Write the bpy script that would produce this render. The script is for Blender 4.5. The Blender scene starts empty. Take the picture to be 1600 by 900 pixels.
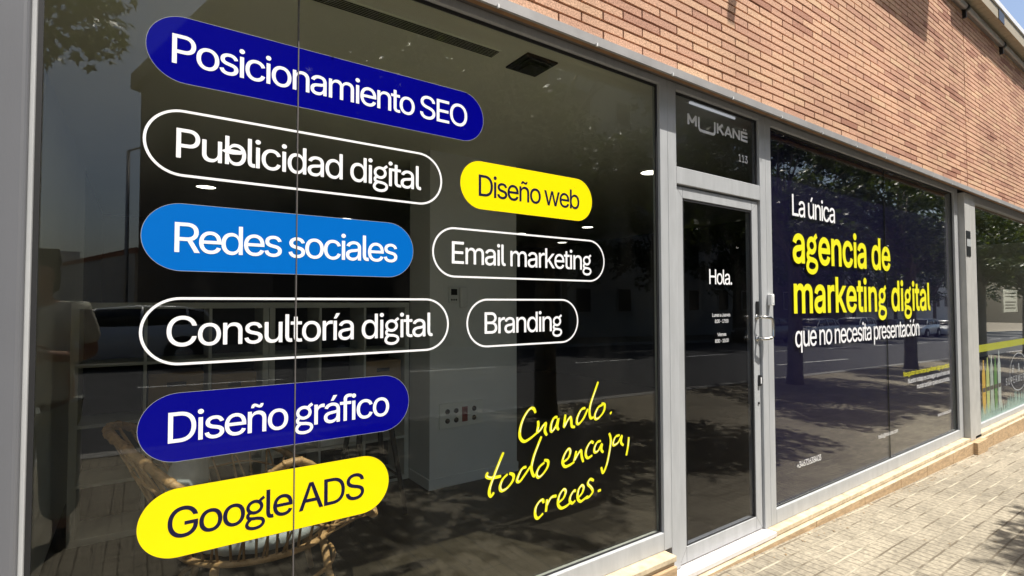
import bpy, bmesh, math, random, os
import numpy as np
from mathutils import Vector, Matrix
from mathutils.geometry import delaunay_2d_cdt

rnd = random.Random(7)
PI = math.pi
scene = bpy.context.scene
COL = scene.collection

# ------------------------------------------------------------------ camera, sky, sun, exposure
cam_data = bpy.data.cameras.new("camera")
cam_data.sensor_width = 36.0
cam_data.lens = 18.504
cam_data.clip_start = 0.02
cam_data.clip_end = 800
cam = bpy.data.objects.new("camera", cam_data)
COL.objects.link(cam)
CR = Vector((0.81604, -0.57799, -0.00217))
CU = Vector((-0.01594, -0.02626, 0.99953))
CF = Vector((0.57777, 0.81562, 0.03064))
cam.matrix_world = Matrix(((CR.x, CU.x, -CF.x, 0.0), (CR.y, CU.y, -CF.y, -1.9), (CR.z, CU.z, -CF.z, 1.46), (0, 0, 0, 1)))
scene.camera = cam

SUN_EL, SUN_AZ = math.radians(64), math.radians(25)      # azimuth from the street normal towards +x
sun_dir = Vector((math.sin(SUN_AZ) * math.cos(SUN_EL), -math.cos(SUN_AZ) * math.cos(SUN_EL), math.sin(SUN_EL)))
world = bpy.data.worlds.new("World")
scene.world = world
world.use_nodes = True
wn = world.node_tree
bg = wn.nodes["Background"]
sky = wn.nodes.new("ShaderNodeTexSky")
sky.sky_type = 'NISHITA'
sky.sun_disc = False
sky.sun_elevation = SUN_EL
sky.sun_rotation = math.atan2(sun_dir.x, sun_dir.y)
sky.air_density = 1.0
sky.dust_density = 3.0
wn.links.new(sky.outputs[0], bg.inputs[0])
bg.inputs[1].default_value = 0.125
sun_l = bpy.data.lights.new("sun", 'SUN')
sun_l.energy = 5.0
sun_l.angle = math.radians(0.5)
sun_l.color = (1.0, 0.958, 0.89)
sun_o = bpy.data.objects.new("sun", sun_l)
COL.objects.link(sun_o)
sun_o.rotation_euler = (-sun_dir).to_track_quat('-Z', 'Y').to_euler()
scene.view_settings.view_transform = 'Standard'
scene.view_settings.look = 'None'
scene.view_settings.gamma = 1.0
scene.view_settings.use_curve_mapping = False
scene.view_settings.exposure = 0.62
scene.render.engine = 'CYCLES'
scene.cycles.use_denoising = True
scene.cycles.max_bounces = 10
scene.cycles.transparent_max_bounces = 24
scene.cycles.glossy_bounces = 4
scene.cycles.diffuse_bounces = 4
scene.cycles.sample_clamp_indirect = 6

# ------------------------------------------------------------------ helpers
def link(o, parent=None):
    COL.objects.link(o)
    if parent is not None:
        o.parent = parent
    return o

def tag(o, label=None, cat=None, group=None, kind=None):
    if label: o["label"] = label
    if cat: o["category"] = cat
    if group: o["group"] = group
    if kind: o["kind"] = kind
    return o

def empty(name, loc=(0, 0, 0), rz=0.0, label=None, cat=None, group=None):
    o = bpy.data.objects.new(name, None)
    o.empty_display_size = 0.1
    o.location = loc
    o.rotation_euler = (0, 0, rz)
    link(o)
    return tag(o, label, cat, group)

class MB:
    """collects shapes, then links them as ONE mesh object"""
    def __init__(self):
        self.v, self.f, self.m, self.s = [], [], [], []
    def add(self, verts, faces, mi=0, smooth=False):
        b = len(self.v)
        self.v += [tuple(p) for p in verts]
        for f in faces:
            self.f.append([b + i for i in f]); self.m.append(mi); self.s.append(smooth)
    def box(self, x0, x1, y0, y1, z0, z1, mi=0):
        self.add([(x0, y0, z0), (x1, y0, z0), (x1, y1, z0), (x0, y1, z0), (x0, y0, z1), (x1, y0, z1), (x1, y1, z1), (x0, y1, z1)],
                 [(0, 3, 2, 1), (4, 5, 6, 7), (0, 1, 5, 4), (1, 2, 6, 5), (2, 3, 7, 6), (3, 0, 4, 7)], mi)
    def quad(self, a, b, c, d, mi=0):
        self.add([a, b, c, d], [(0, 1, 2, 3)], mi)
    def tube(self, pts, r, n=8, mi=0, closed=False, smooth=True):
        pts = [Vector(p) for p in pts]
        k = len(pts)
        rs = r if isinstance(r, (list, tuple)) else [r] * k
        up = None
        rings = []
        for i, p in enumerate(pts):
            if closed:
                t = pts[(i + 1) % k] - pts[i - 1]
            else:
                t = pts[min(i + 1, k - 1)] - pts[max(i - 1, 0)]
            if t.length < 1e-9: t = Vector((0, 0, 1))
            t.normalize()
            if up is None:
                up = Vector((0, 0, 1)) if abs(t.z) < 0.9 else Vector((1, 0, 0))
            a = t.cross(up)
            if a.length < 1e-6: a = t.orthogonal()
            a.normalize(); b = a.cross(t); up = b
            rings.append([p + (a * math.cos(2 * PI * j / n) + b * math.sin(2 * PI * j / n)) * rs[i] for j in range(n)])
        vs = [q for rg in rings for q in rg]
        fs = []
        for i in range(k if closed else k - 1):
            i2 = (i + 1) % k
            for j in range(n):
                j2 = (j + 1) % n
                fs.append((i * n + j, i * n + j2, i2 * n + j2, i2 * n + j))
        if not closed:
            fs.append(tuple(range(n - 1, -1, -1))); fs.append(tuple((k - 1) * n + j for j in range(n)))
        self.add(vs, fs, mi, smooth)
    def cyl(self, c, r, z0, z1, n=20, mi=0):
        self.tube([(c[0], c[1], z0), (c[0], c[1], z1)], r, n, mi, smooth=False)
    def loft(self, rings, mi=0, smooth=True, caps=True):
        n = len(rings[0]); vs = [q for r in rings for q in r]; fs = []
        for i in range(len(rings) - 1):
            for j in range(n):
                j2 = (j + 1) % n
                fs.append((i * n + j, i * n + j2, (i + 1) * n + j2, (i + 1) * n + j))
        if caps:
            fs.append(tuple(range(n - 1, -1, -1))); fs.append(tuple((len(rings) - 1) * n + j for j in range(n)))
        self.add(vs, fs, mi, smooth)
    def mesh(self, name, mats):
        me = bpy.data.meshes.new(name)
        me.from_pydata(self.v, [], self.f)
        for m in (mats if isinstance(mats, (list, tuple)) else [mats]):
            me.materials.append(m)
        me.polygons.foreach_set("material_index", self.m)
        me.polygons.foreach_set("use_smooth", self.s)
        me.update()
        return me
    def build(self, name, mats, parent=None, bevel=0.0, seg=2):
        o = bpy.data.objects.new(name, self.mesh(name, mats))
        link(o, parent)
        if bevel > 0:
            md = o.modifiers.new("bevel", 'BEVEL'); md.width = bevel; md.segments = seg; md.limit_method = 'ANGLE'
            md.angle_limit = math.radians(40)
        return o

def copy_tree(o, parent=None):
    c = o.copy(); COL.objects.link(c)
    if parent is not None:
        c.parent = parent; c.matrix_parent_inverse = o.matrix_parent_inverse.copy()
    for ch in list(o.children):
        copy_tree(ch, c)
    return c

# ------------------------------------------------------------------ materials (all procedural)
def new_mat(name):
    m = bpy.data.materials.new(name); m.use_nodes = True
    return m, m.node_tree, m.node_tree.nodes["Principled BSDF"]

def pmat(name, col, rough=0.6, metal=0.0, var=0.12, scale=8.0, bump=0.0, bscale=60.0, spec=0.5, coat=0.0, rvar=0.0, stretch=None):
    """principled surface with two scales of noise in its colour, roughness and relief"""
    m, nt, b = new_mat(name)
    N, L = nt.nodes, nt.links
    geo = N.new("ShaderNodeNewGeometry")
    src = geo.outputs["Position"]
    if stretch:
        mp = N.new("ShaderNodeMapping"); mp.inputs["Scale"].default_value = stretch
        L.new(src, mp.inputs[0]); src = mp.outputs[0]
    n1 = N.new("ShaderNodeTexNoise"); n1.inputs["Scale"].default_value = scale; n1.inputs["Detail"].default_value = 6; n1.inputs["Roughness"].default_value = 0.65
    L.new(src, n1.inputs["Vector"])
    mr = N.new("ShaderNodeMapRange"); mr.inputs[1].default_value = 0.25; mr.inputs[2].default_value = 0.75
    mr.inputs[3].default_value = 1 - var; mr.inputs[4].default_value = 1 + var
    L.new(n1.outputs[0], mr.inputs[0])
    mx = N.new("ShaderNodeMix"); mx.data_type = 'RGBA'; mx.blend_type = 'MULTIPLY'; mx.inputs[0].default_value = 1.0
    mx.inputs[6].default_value = (*col, 1)
    L.new(mr.outputs[0], mx.inputs[7]); L.new(mx.outputs[2], b.inputs["Base Color"])
    b.inputs["Roughness"].default_value = rough
    b.inputs["Metallic"].default_value = metal
    b.inputs["Specular IOR Level"].default_value = spec
    b.inputs["Coat Weight"].default_value = coat
    b.inputs["Coat Roughness"].default_value = 0.03
    if rvar > 0:
        m2 = N.new("ShaderNodeMapRange"); m2.inputs[3].default_value = rough - rvar; m2.inputs[4].default_value = rough + rvar
        L.new(n1.outputs[0], m2.inputs[0]); L.new(m2.outputs[0], b.inputs["Roughness"])
    if bump > 0:
        n2 = N.new("ShaderNodeTexNoise"); n2.inputs["Scale"].default_value = bscale; n2.inputs["Detail"].default_value = 5
        L.new(src, n2.inputs["Vector"])
        bp = N.new("ShaderNodeBump"); bp.inputs["Strength"].default_value = bump; bp.inputs["Distance"].default_value = 0.01
        L.new(n2.outputs[0], bp.inputs["Height"]); L.new(bp.outputs[0], b.inputs["Normal"])
    return m

def see_through(m, t):
    """printed film that lets a share t of the light through"""
    nt = m.node_tree; N, L = nt.nodes, nt.links
    tr = N.new("ShaderNodeBsdfTransparent"); ms = N.new("ShaderNodeMixShader"); ms.inputs[0].default_value = t
    L.new(N["Principled BSDF"].outputs[0], ms.inputs[1]); L.new(tr.outputs[0], ms.inputs[2]); L.new(ms.outputs[0], N["Material Output"].inputs[0])
    return m

def emit_mat(name, col, s):
    m, nt, b = new_mat(name)
    b.inputs["Base Color"].default_value = (0.8, 0.8, 0.8, 1)
    b.inputs["Emission Color"].default_value = (*col, 1)
    b.inputs["Emission Strength"].default_value = s
    return m

def glass_mat(name, tint, refl=0.04, wave=0.0):
    """thin pane: clear transmission mixed with a mirror by Schlick's term on the absolute angle"""
    m, nt, b = new_mat(name)
    N, L = nt.nodes, nt.links
    N.remove(b)
    geo = N.new("ShaderNodeNewGeometry")
    dot = N.new("ShaderNodeVectorMath"); dot.operation = 'DOT_PRODUCT'
    L.new(geo.outputs["Normal"], dot.inputs[0]); L.new(geo.outputs["Incoming"], dot.inputs[1])
    ab = N.new("ShaderNodeMath"); ab.operation = 'ABSOLUTE'; L.new(dot.outputs["Value"], ab.inputs[0])
    om = N.new("ShaderNodeMath"); om.operation = 'SUBTRACT'; om.inputs[0].default_value = 1.0; L.new(ab.outputs[0], om.inputs[1])
    pw = N.new("ShaderNodeMath"); pw.operation = 'POWER'; pw.inputs[1].default_value = 5.0; L.new(om.outputs[0], pw.inputs[0])
    ml = N.new("ShaderNodeMath"); ml.operation = 'MULTIPLY_ADD'; ml.inputs[1].default_value = 1 - refl; ml.inputs[2].default_value = refl
    L.new(pw.outputs[0], ml.inputs[0])
    tr = N.new("ShaderNodeBsdfTransparent"); tr.inputs[0].default_value = (*tint, 1)
    gl = N.new("ShaderNodeBsdfGlossy"); gl.inputs["Roughness"].default_value = 0.0; gl.inputs[0].default_value = (1, 1, 1, 1)
    if wave > 0:
        nz = N.new("ShaderNodeTexNoise"); nz.inputs["Scale"].default_value = 0.9; nz.inputs["Detail"].default_value = 1
        L.new(geo.outputs["Position"], nz.inputs["Vector"])
        bp = N.new("ShaderNodeBump"); bp.inputs["Strength"].default_value = 1.0; bp.inputs["Distance"].default_value = wave
        L.new(nz.outputs[0], bp.inputs["Height"]); L.new(bp.outputs[0], gl.inputs["Normal"])
    mix = N.new("ShaderNodeMixShader")
    L.new(ml.outputs[0], mix.inputs[0]); L.new(tr.outputs[0], mix.inputs[1]); L.new(gl.outputs[0], mix.inputs[2])
    # a thin film of street dust, thicker in streaks and towards some corners
    n1 = N.new("ShaderNodeTexNoise"); n1.inputs["Scale"].default_value = 1.6; n1.inputs["Detail"].default_value = 7; n1.inputs["Roughness"].default_value = 0.7
    mp = N.new("ShaderNodeMapping"); mp.inputs["Scale"].default_value = (2.2, 1.0, 0.7)
    L.new(geo.outputs["Position"], mp.inputs[0]); L.new(mp.outputs[0], n1.inputs["Vector"])
    r1 = N.new("ShaderNodeMapRange"); r1.inputs[1].default_value = 0.48; r1.inputs[2].default_value = 0.85; r1.inputs[3].default_value = 0.0; r1.inputs[4].default_value = 0.012
    L.new(n1.outputs[0], r1.inputs[0])
    vo = N.new("ShaderNodeTexVoronoi"); vo.inputs["Scale"].default_value = 26.0; L.new(geo.outputs["Position"], vo.inputs["Vector"])
    r2 = N.new("ShaderNodeMapRange"); r2.inputs[1].default_value = 0.03; r2.inputs[2].default_value = 0.075; r2.inputs[3].default_value = 1.0; r2.inputs[4].default_value = 0.0
    L.new(vo.outputs["Distance"], r2.inputs[0])
    sp = N.new("ShaderNodeMath"); sp.operation = 'MULTIPLY'; L.new(r2.outputs[0], sp.inputs[0]); L.new(r1.outputs[0], sp.inputs[1])
    sm = N.new("ShaderNodeMath"); sm.operation = 'MULTIPLY_ADD'; sm.inputs[1].default_value = 5.0; L.new(sp.outputs[0], sm.inputs[0]); L.new(r1.outputs[0], sm.inputs[2])
    df = N.new("ShaderNodeBsdfDiffuse"); df.inputs[0].default_value = (0.40, 0.38, 0.33, 1)
    m2 = N.new("ShaderNodeMixShader")
    L.new(sm.outputs[0], m2.inputs[0]); L.new(mix.outputs[0], m2.inputs[1]); L.new(df.outputs[0], m2.inputs[2])
    L.new(m2.outputs[0], N["Material Output"].inputs[0])
    return m

M = {}
M['alu'] = pmat('brushed_aluminium', (0.39, 0.398, 0.40), 0.45, 0.0, var=0.12, scale=3, bump=0.05, bscale=140, rvar=0.08, stretch=(6, 6, 1))
M['alu_panel'] = pmat('grey_metal_panel', (0.125, 0.128, 0.138), 0.5, 0.0, var=0.06, scale=2, bump=0.03, bscale=90, stretch=(4, 4, 1))
M['alu_worn'] = pmat('worn_aluminium', (0.42, 0.415, 0.39), 0.5, 0.0, var=0.16, scale=4, bump=0.06, bscale=70, rvar=0.1, stretch=(3, 3, 1))
M['steel'] = pmat('polished_steel', (0.62, 0.61, 0.58), 0.2, 1.0, var=0.05)
M['gasket'] = pmat('black_gasket', (0.012, 0.012, 0.013), 0.6)
M['rust'] = pmat('rusty_plate', (0.24, 0.13, 0.06), 0.8, var=0.35, scale=9)
M['angle'] = pmat('grey_lintel_plate', (0.33, 0.32, 0.31), 0.55, 0.2, var=0.15, scale=5)
M['soffit_dark'] = pmat('dark_soffit', (0.10, 0.09, 0.085), 0.8)
M['glass'] = glass_mat('window_glass', (0.93, 0.94, 0.90), 0.036, wave=0.0007)
M['glass_door'] = glass_mat('door_glass', (0.74, 0.75, 0.77), 0.028, wave=0.0006)
M['film'] = pmat('navy_window_film', (0.005, 0.0035, 0.032), 0.6, var=0.1, spec=0.1)
M['white_v'] = pmat('white_vinyl', (0.82, 0.82, 0.82), 0.35, var=0.02, spec=0.3)
M['yellow_v'] = pmat('yellow_vinyl', (0.86, 0.70, 0.003), 0.3, var=0.02, spec=0.1, coat=0.1)
M['yellow_t'] = pmat('yellow_lettering_vinyl', (0.80, 0.76, 0.02), 0.35, var=0.02, spec=0.3)
M['blue_v'] = pmat('deep_blue_vinyl', (0.0008, 0.0008, 0.19), 0.25, var=0.02, spec=0.05, coat=0.25)
M['cyan_v'] = pmat('sky_blue_vinyl', (0.001, 0.125, 0.47), 0.3, var=0.02, spec=0.1, coat=0.1)
M['ink'] = pmat('navy_ink_vinyl', (0.006, 0.006, 0.035), 0.4, var=0.02, spec=0.3)
M['silver_v'] = pmat('silver_vinyl', (0.85, 0.85, 0.84), 0.4, var=0.04, spec=0.4)
M['travertine'] = pmat('travertine', (0.42, 0.29, 0.165), 0.6, var=0.42, scale=14, bump=0.15, bscale=50, stretch=(1, 1, 4))
M['travertine_cap'] = pmat('pale_travertine_cap', (0.50, 0.41, 0.275), 0.6, var=0.38, scale=14, bump=0.12, bscale=60)
M['threshold'] = pmat('white_marble_threshold', (0.62, 0.58, 0.56), 0.5, var=0.12, scale=20)
M['soffit'] = pmat('beige_soffit_board', (0.36, 0.31, 0.22), 0.6, var=0.08, scale=3)
M['soffit_joint'] = pmat('soffit_joint', (0.06, 0.05, 0.04), 0.8)
M['zinc'] = pmat('zinc_pipe', (0.45, 0.43, 0.42), 0.4, 0.5, var=0.12, scale=6)
M['white_plastic'] = pmat('white_plastic', (0.75, 0.75, 0.73), 0.35, var=0.03)
M['black_plastic'] = pmat('black_plastic', (0.012, 0.012, 0.013), 0.35, var=0.05)
M['plaster'] = pmat('white_plaster', (0.75, 0.76, 0.74), 0.85, var=0.04, scale=2, bump=0.04, bscale=40)
M['plaster_grey'] = pmat('grey_plaster', (0.72, 0.73, 0.74), 0.85, var=0.05, scale=2, bump=0.04, bscale=40)
M['ceiling'] = pmat('ceiling_plaster', (0.90, 0.90, 0.78), 0.9, var=0.04, scale=1.5)
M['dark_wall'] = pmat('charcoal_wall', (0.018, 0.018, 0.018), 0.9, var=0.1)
M['shelf'] = pmat('pale_shelf_board', (0.52, 0.53, 0.50), 0.6, var=0.06)
M['shelf_back'] = pmat('dark_shelf_back', (0.02, 0.02, 0.02), 0.8)
M['card'] = pmat('cardboard', (0.30, 0.20, 0.10), 0.8, var=0.1)
M['rattan'] = pmat('rattan', (0.36, 0.22, 0.10), 0.55, var=0.35, scale=30, bump=0.3, bscale=120)
M['cushion'] = pmat('blue_grey_cushion', (0.40, 0.44, 0.48), 0.9, var=0.1, bump=0.15, bscale=200)
M['dark_wood'] = pmat('black_stained_wood', (0.015, 0.014, 0.013), 0.5)
M['red_plastic'] = pmat('red_plastic', (0.22, 0.02, 0.02), 0.4)
M['lamp'] = emit_mat('lit_downlight', (1.0, 0.95, 0.85), 4)
M['lime_v'] = pmat('lime_yellow_vinyl', (0.46, 0.48, 0.03), 0.4, var=0.04)
M['frost_v'] = pmat('frosted_green_vinyl', (0.34, 0.50, 0.44), 0.5, var=0.25, scale=30)
M['pale_v'] = pmat('pale_white_vinyl', (0.50, 0.52, 0.52), 0.5, var=0.1)
for k_, t_ in (('lime_v', 0.35), ('frost_v', 0.45), ('pale_v', 0.3)): see_through(M[k_], t_)

# bricks: the tone of each brick is an attribute of its faces; sand grain and stains come from noise
def brick_material():
    m, nt, b = new_mat('sanded_brick'); N, L = nt.nodes, nt.links
    at = N.new("ShaderNodeAttribute"); at.attribute_name = "tone"
    geo = N.new("ShaderNodeNewGeometry")
    cr = N.new("ShaderNodeValToRGB")
    e = cr.color_ramp.elements
    e[0].position = 0.0; e[0].color = (0.36, 0.180, 0.124, 1)
    e[1].position = 1.0; e[1].color = (0.64, 0.43, 0.275, 1)
    for p, c in ((0.18, (0.48, 0.268, 0.188, 1)), (0.5, (0.59, 0.355, 0.24, 1)), (0.8, (0.62, 0.39, 0.255, 1))):
        k = e.new(p); k.color = c
    L.new(at.outputs["Fac"], cr.inputs[0])
    n = N.new("ShaderNodeTexNoise"); n.inputs["Scale"].default_value = 130; n.inputs["Detail"].default_value = 3
    L.new(geo.outputs["Position"], n.inputs["Vector"])
    n2 = N.new("ShaderNodeTexNoise"); n2.inputs["Scale"].default_value = 1.1; n2.inputs["Detail"].default_value = 5
    L.new(geo.outputs["Position"], n2.inputs["Vector"])
    mr = N.new("ShaderNodeMapRange"); mr.inputs[1].default_value = 0.3; mr.inputs[2].default_value = 0.7; mr.inputs[3].default_value = 0.66; mr.inputs[4].default_value = 1.3
    L.new(n.outputs[0], mr.inputs[0])
    mr2 = N.new("ShaderNodeMapRange"); mr2.inputs[1].default_value = 0.3; mr2.inputs[2].default_value = 0.7; mr2.inputs[3].default_value = 0.82; mr2.inputs[4].default_value = 1.12
    L.new(n2.outputs[0], mr2.inputs[0])
    mm = N.new("ShaderNodeMath"); mm.operation = 'MULTIPLY'; L.new(mr.outputs[0], mm.inputs[0]); L.new(mr2.outputs[0], mm.inputs[1])
    mx = N.new("ShaderNodeMix"); mx.data_type = 'RGBA'; mx.blend_type = 'MULTIPLY'; mx.inputs[0].default_value = 1
    L.new(cr.outputs[0], mx.inputs[6]); L.new(mm.outputs[0], mx.inputs[7]); L.new(mx.outputs[2], b.inputs["Base Color"])
    b.inputs["Roughness"].default_value = 0.9; b.inputs["Specular IOR Level"].default_value = 0.2
    bp = N.new("ShaderNodeBump"); bp.inputs["Strength"].default_value = 0.5; bp.inputs["Distance"].default_value = 0.003
    L.new(n.outputs[0], bp.inputs["Height"]); L.new(bp.outputs[0], b.inputs["Normal"])
    return m
M['brick'] = brick_material()
M['mortar'] = pmat('dark_mortar', (0.030, 0.016, 0.012), 0.95, var=0.2)

def pavement_material():
    """0.1 m rows of small concrete pavers with pale long joints and dark cross grooves"""
    m, nt, b = new_mat('concrete_pavers'); N, L = nt.nodes, nt.links
    geo = N.new("ShaderNodeNewGeometry")
    wob = N.new("ShaderNodeTexNoise"); wob.inputs["Scale"].default_value = 6.0; wob.inputs["Detail"].default_value = 2
    L.new(geo.outputs["Position"], wob.inputs["Vector"])
    vm = N.new("ShaderNodeVectorMath"); vm.operation = 'MULTIPLY_ADD'; vm.inputs[1].default_value = (0.012, 0.012, 0); vm.inputs[2].default_value = (0, 0, 0)
    L.new(wob.outputs["Color"], vm.inputs[0])
    va = N.new("ShaderNodeVectorMath"); va.operation = 'ADD'; L.new(geo.outputs["Position"], va.inputs[0]); L.new(vm.outputs[0], va.inputs[1])
    sep = N.new("ShaderNodeSeparateXYZ"); L.new(va.outputs[0], sep.inputs[0])
    def line(src, period, off, w0, w1):
        a = N.new("ShaderNodeMath"); a.operation = 'MULTIPLY_ADD'; a.inputs[1].default_value = 1 / period; a.inputs[2].default_value = off; L.new(src, a.inputs[0])
        fr = N.new("ShaderNodeMath"); fr.operation = 'FRACT'; L.new(a.outputs[0], fr.inputs[0])
        s = N.new("ShaderNodeMath"); s.operation = 'SUBTRACT'; s.inputs[1].default_value = 0.5; L.new(fr.outputs[0], s.inputs[0])
        ab = N.new("ShaderNodeMath"); ab.operation = 'ABSOLUTE'; L.new(s.outputs[0], ab.inputs[0])
        r = N.new("ShaderNodeMapRange"); r.inputs[1].default_value = 0.5 - w1; r.inputs[2].default_value = 0.5 - w0; L.new(ab.outputs[0], r.inputs[0])
        return r.outputs[0]
    lj = line(sep.outputs[1], 0.1, 1.25, 0.035, 0.075)
    gr = line(sep.outputs[0], 0.0667, 0.0, 0.03, 0.09)
    tj = line(sep.outputs[0], 0.2, 0.0, 0.012, 0.03)
    # where a joint still holds its pale grout
    ng = N.new("ShaderNodeTexNoise"); ng.inputs["Scale"].default_value = 3.5; ng.inputs["Detail"].default_value = 4
    L.new(geo.outputs["Position"], ng.inputs["Vector"])
    gm = N.new("ShaderNodeMapRange"); gm.inputs[1].default_value = 0.44; gm.inputs[2].default_value = 0.62; L.new(ng.outputs[0], gm.inputs[0])
    # tone of every paver
    vor = N.new("ShaderNodeTexWhiteNoise"); vor.noise_dimensions = '2D'
    mp = N.new("ShaderNodeVectorMath"); mp.operation = 'MULTIPLY_ADD'; mp.inputs[1].default_value = (5, 10, 0); mp.inputs[2].default_value = (0, 12.5, 0); L.new(va.outputs[0], mp.inputs[0])
    fl = N.new("ShaderNodeVectorMath"); fl.operation = 'FLOOR'; L.new(mp.outputs[0], fl.inputs[0]); L.new(fl.outputs[0], vor.inputs["Vector"])
    nz = N.new("ShaderNodeTexNoise"); nz.inputs["Scale"].default_value = 45; nz.inputs["Detail"].default_value = 6; L.new(geo.outputs["Position"], nz.inputs["Vector"])
    nb = N.new("ShaderNodeTexNoise"); nb.inputs["Scale"].default_value = 0.8; nb.inputs["Detail"].default_value = 6; L.new(geo.outputs["Position"], nb.inputs["Vector"])
    def mrange(src, a, bb, c, d):
        r = N.new("ShaderNodeMapRange"); r.inputs[1].default_value = a; r.inputs[2].default_value = bb; r.inputs[3].default_value = c; r.inputs[4].default_value = d
        L.new(src, r.inputs[0]); return r.outputs[0]
    def mul(a, c):
        r = N.new("ShaderNodeMath"); r.operation = 'MULTIPLY'; L.new(a, r.inputs[0]); L.new(c, r.inputs[1]); return r.outputs[0]
    tone = mul(mul(mrange(vor.outputs[0], 0, 1, 0.88, 1.1), mrange(nz.outputs[0], 0.3, 0.7, 0.70, 1.25)), mrange(nb.outputs[0], 0.3, 0.7, 0.80, 1.12))
    base = N.new("ShaderNodeMix"); base.data_type = 'RGBA'; base.blend_type = 'MULTIPLY'; base.inputs[0].default_value = 1
    base.inputs[6].default_value = (0.285, 0.250, 0.186, 1); L.new(tone, base.inputs[7])
    m1 = N.new("ShaderNodeMix"); m1.data_type = 'RGBA'; m1.inputs[7].default_value = (0.10, 0.082, 0.06, 1)
    g2 = N.new("ShaderNodeMath"); g2.operation = 'MULTIPLY'; g2.inputs[1].default_value = 0.75; L.new(gr, g2.inputs[0])
    L.new(g2.outputs[0], m1.inputs[0]); L.new(base.outputs[2], m1.inputs[6])
    jc = N.new("ShaderNodeMix"); jc.data_type = 'RGBA'; jc.inputs[6].default_value = (0.14, 0.115, 0.08, 1); jc.inputs[7].default_value = (0.42, 0.375, 0.28, 1)
    L.new(gm.outputs[0], jc.inputs[0])
    m2 = N.new("ShaderNodeMix"); m2.data_type = 'RGBA'
    L.new(lj, m2.inputs[0]); L.new(m1.outputs[2], m2.inputs[6]); L.new(jc.outputs[2], m2.inputs[7])
    m3 = N.new("ShaderNodeMix"); m3.data_type = 'RGBA'
    t2 = mul(tj, gm.outputs[0])
    L.new(t2, m3.inputs[0]); L.new(m2.outputs[2], m3.inputs[6]); m3.inputs[7].default_value = (0.35, 0.31, 0.235, 1)
    L.new(m3.outputs[2], b.inputs["Base Color"])
    b.inputs["Roughness"].default_value = 0.85; b.inputs["Specular IOR Level"].default_value = 0.3
    h = N.new("ShaderNodeMath"); h.operation = 'ADD'; L.new(gr, h.inputs[0]); L.new(lj, h.inputs[1])
    h2 = N.new("ShaderNodeMath"); h2.operation = 'MULTIPLY_ADD'; h2.inputs[1].default_value = -1.0; L.new(h.outputs[0], h2.inputs[0]); L.new(nz.outputs[0], h2.inputs[2])
    bp = N.new("ShaderNodeBump"); bp.inputs["Strength"].default_value = 0.5; bp.inputs["Distance"].default_value = 0.004
    L.new(h2.outputs[0], bp.inputs["Height"]); L.new(bp.outputs[0], b.inputs["Normal"])
    return m
M['pavers'] = pavement_material()
M['asphalt'] = pmat('asphalt', (0.060, 0.060, 0.062), 0.9, var=0.25, scale=3, bump=0.3, bscale=150)
M['kerb'] = pmat('granite_kerb', (0.30, 0.29, 0.27), 0.8, var=0.2, scale=20)
M['road_paint'] = pmat('road_paint', (0.70, 0.70, 0.68), 0.7, var=0.15)
M['earth'] = pmat('dry_earth', (0.20, 0.17, 0.12), 0.95, var=0.25, scale=2)

def plank_floor():
    m, nt, b = new_mat('floor_planks'); N, L = nt.nodes, nt.links
    geo = N.new("ShaderNodeNewGeometry")
    mp = N.new("ShaderNodeMapping"); mp.inputs["Rotation"].default_value = (0, 0, PI / 2); L.new(geo.outputs["Position"], mp.inputs[0])
    br = N.new("ShaderNodeTexBrick"); br.inputs["Scale"].default_value = 1.0; br.inputs["Brick Width"].default_value = 1.2; br.inputs["Row Height"].default_value = 0.19
    br.inputs["Mortar Size"].default_value = 0.004; br.inputs["Color1"].default_value = (0.030, 0.024, 0.016, 1); br.inputs["Color2"].default_value = (0.022, 0.018, 0.013, 1); br.inputs["Mortar"].default_value = (0.008, 0.007, 0.006, 1)
    L.new(mp.outputs[0], br.inputs["Vector"]); L.new(br.outputs["Color"], b.inputs["Base Color"])
    b.inputs["Roughness"].default_value = 0.45
    return m
M['planks'] = plank_floor()

# ------------------------------------------------------------------ ground, pavement, road (the street falls gently towards +x)
SL = -0.0235
def gz(x): return 0.009 + SL * x
def sheet(name, x0, x1, y0, y1, dz, mat, thick=0.0, label=None):
    mb = MB(); n = 24
    xs = [x0 + (x1 - x0) * i / n for i in range(n + 1)]
    top = [(x, y, gz(x) + dz) for x in xs for y in (y0, y1)]
    mb.add(top, [(2 * i, 2 * i + 2, 2 * i + 3, 2 * i + 1) for i in range(n)])
    if thick:
        for y in (y0, y1):
            vs = [(x, y, gz(x) + dz - t) for x in xs for t in (0, thick)]
            mb.add(vs, [(2 * i, 2 * i + 1, 2 * i + 3, 2 * i + 2) for i in range(n)])
    o = mb.build(name, mat)
    return tag(o, label, kind='structure')
sheet('ground', -260, 400, -400, 200, -0.26, M['earth'])
sheet('pavement', -40, 130, -4.45, 0.02, 0.0, M['pavers'], 0.2)
sheet('kerb', -40, 130, -4.66, -4.45, 0.006, M['kerb'], 0.2)
sheet('road', -40, 130, -16.2, -4.66, -0.13, M['asphalt'], 0.1)
sheet('kerb', -40, 130, -16.4, -16.2, 0.006, M['kerb'], 0.2)
sheet('pavement', -40, 130, -21, -16.4, 0.0, M['pavers'], 0.2)
mb = MB()
for k in range(-4, 22):
    x = k * 5.6
    mb.quad((x, -10.55, gz(x) - 0.126), (x + 2.6, -10.55, gz(x + 2.6) - 0.126), (x + 2.6, -10.43, gz(x + 2.6) - 0.126), (x, -10.43, gz(x) - 0.126))
    if k in (3, 9): mb.quad((x, -7.1, gz(x) - 0.126), (x + 5.0, -7.1, gz(x + 5.0) - 0.126), (x + 5.0, -6.98, gz(x + 5.0) - 0.126), (x, -6.98, gz(x) - 0.126))
tag(mb.build('road_marking', M['road_paint']), kind='structure')

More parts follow.
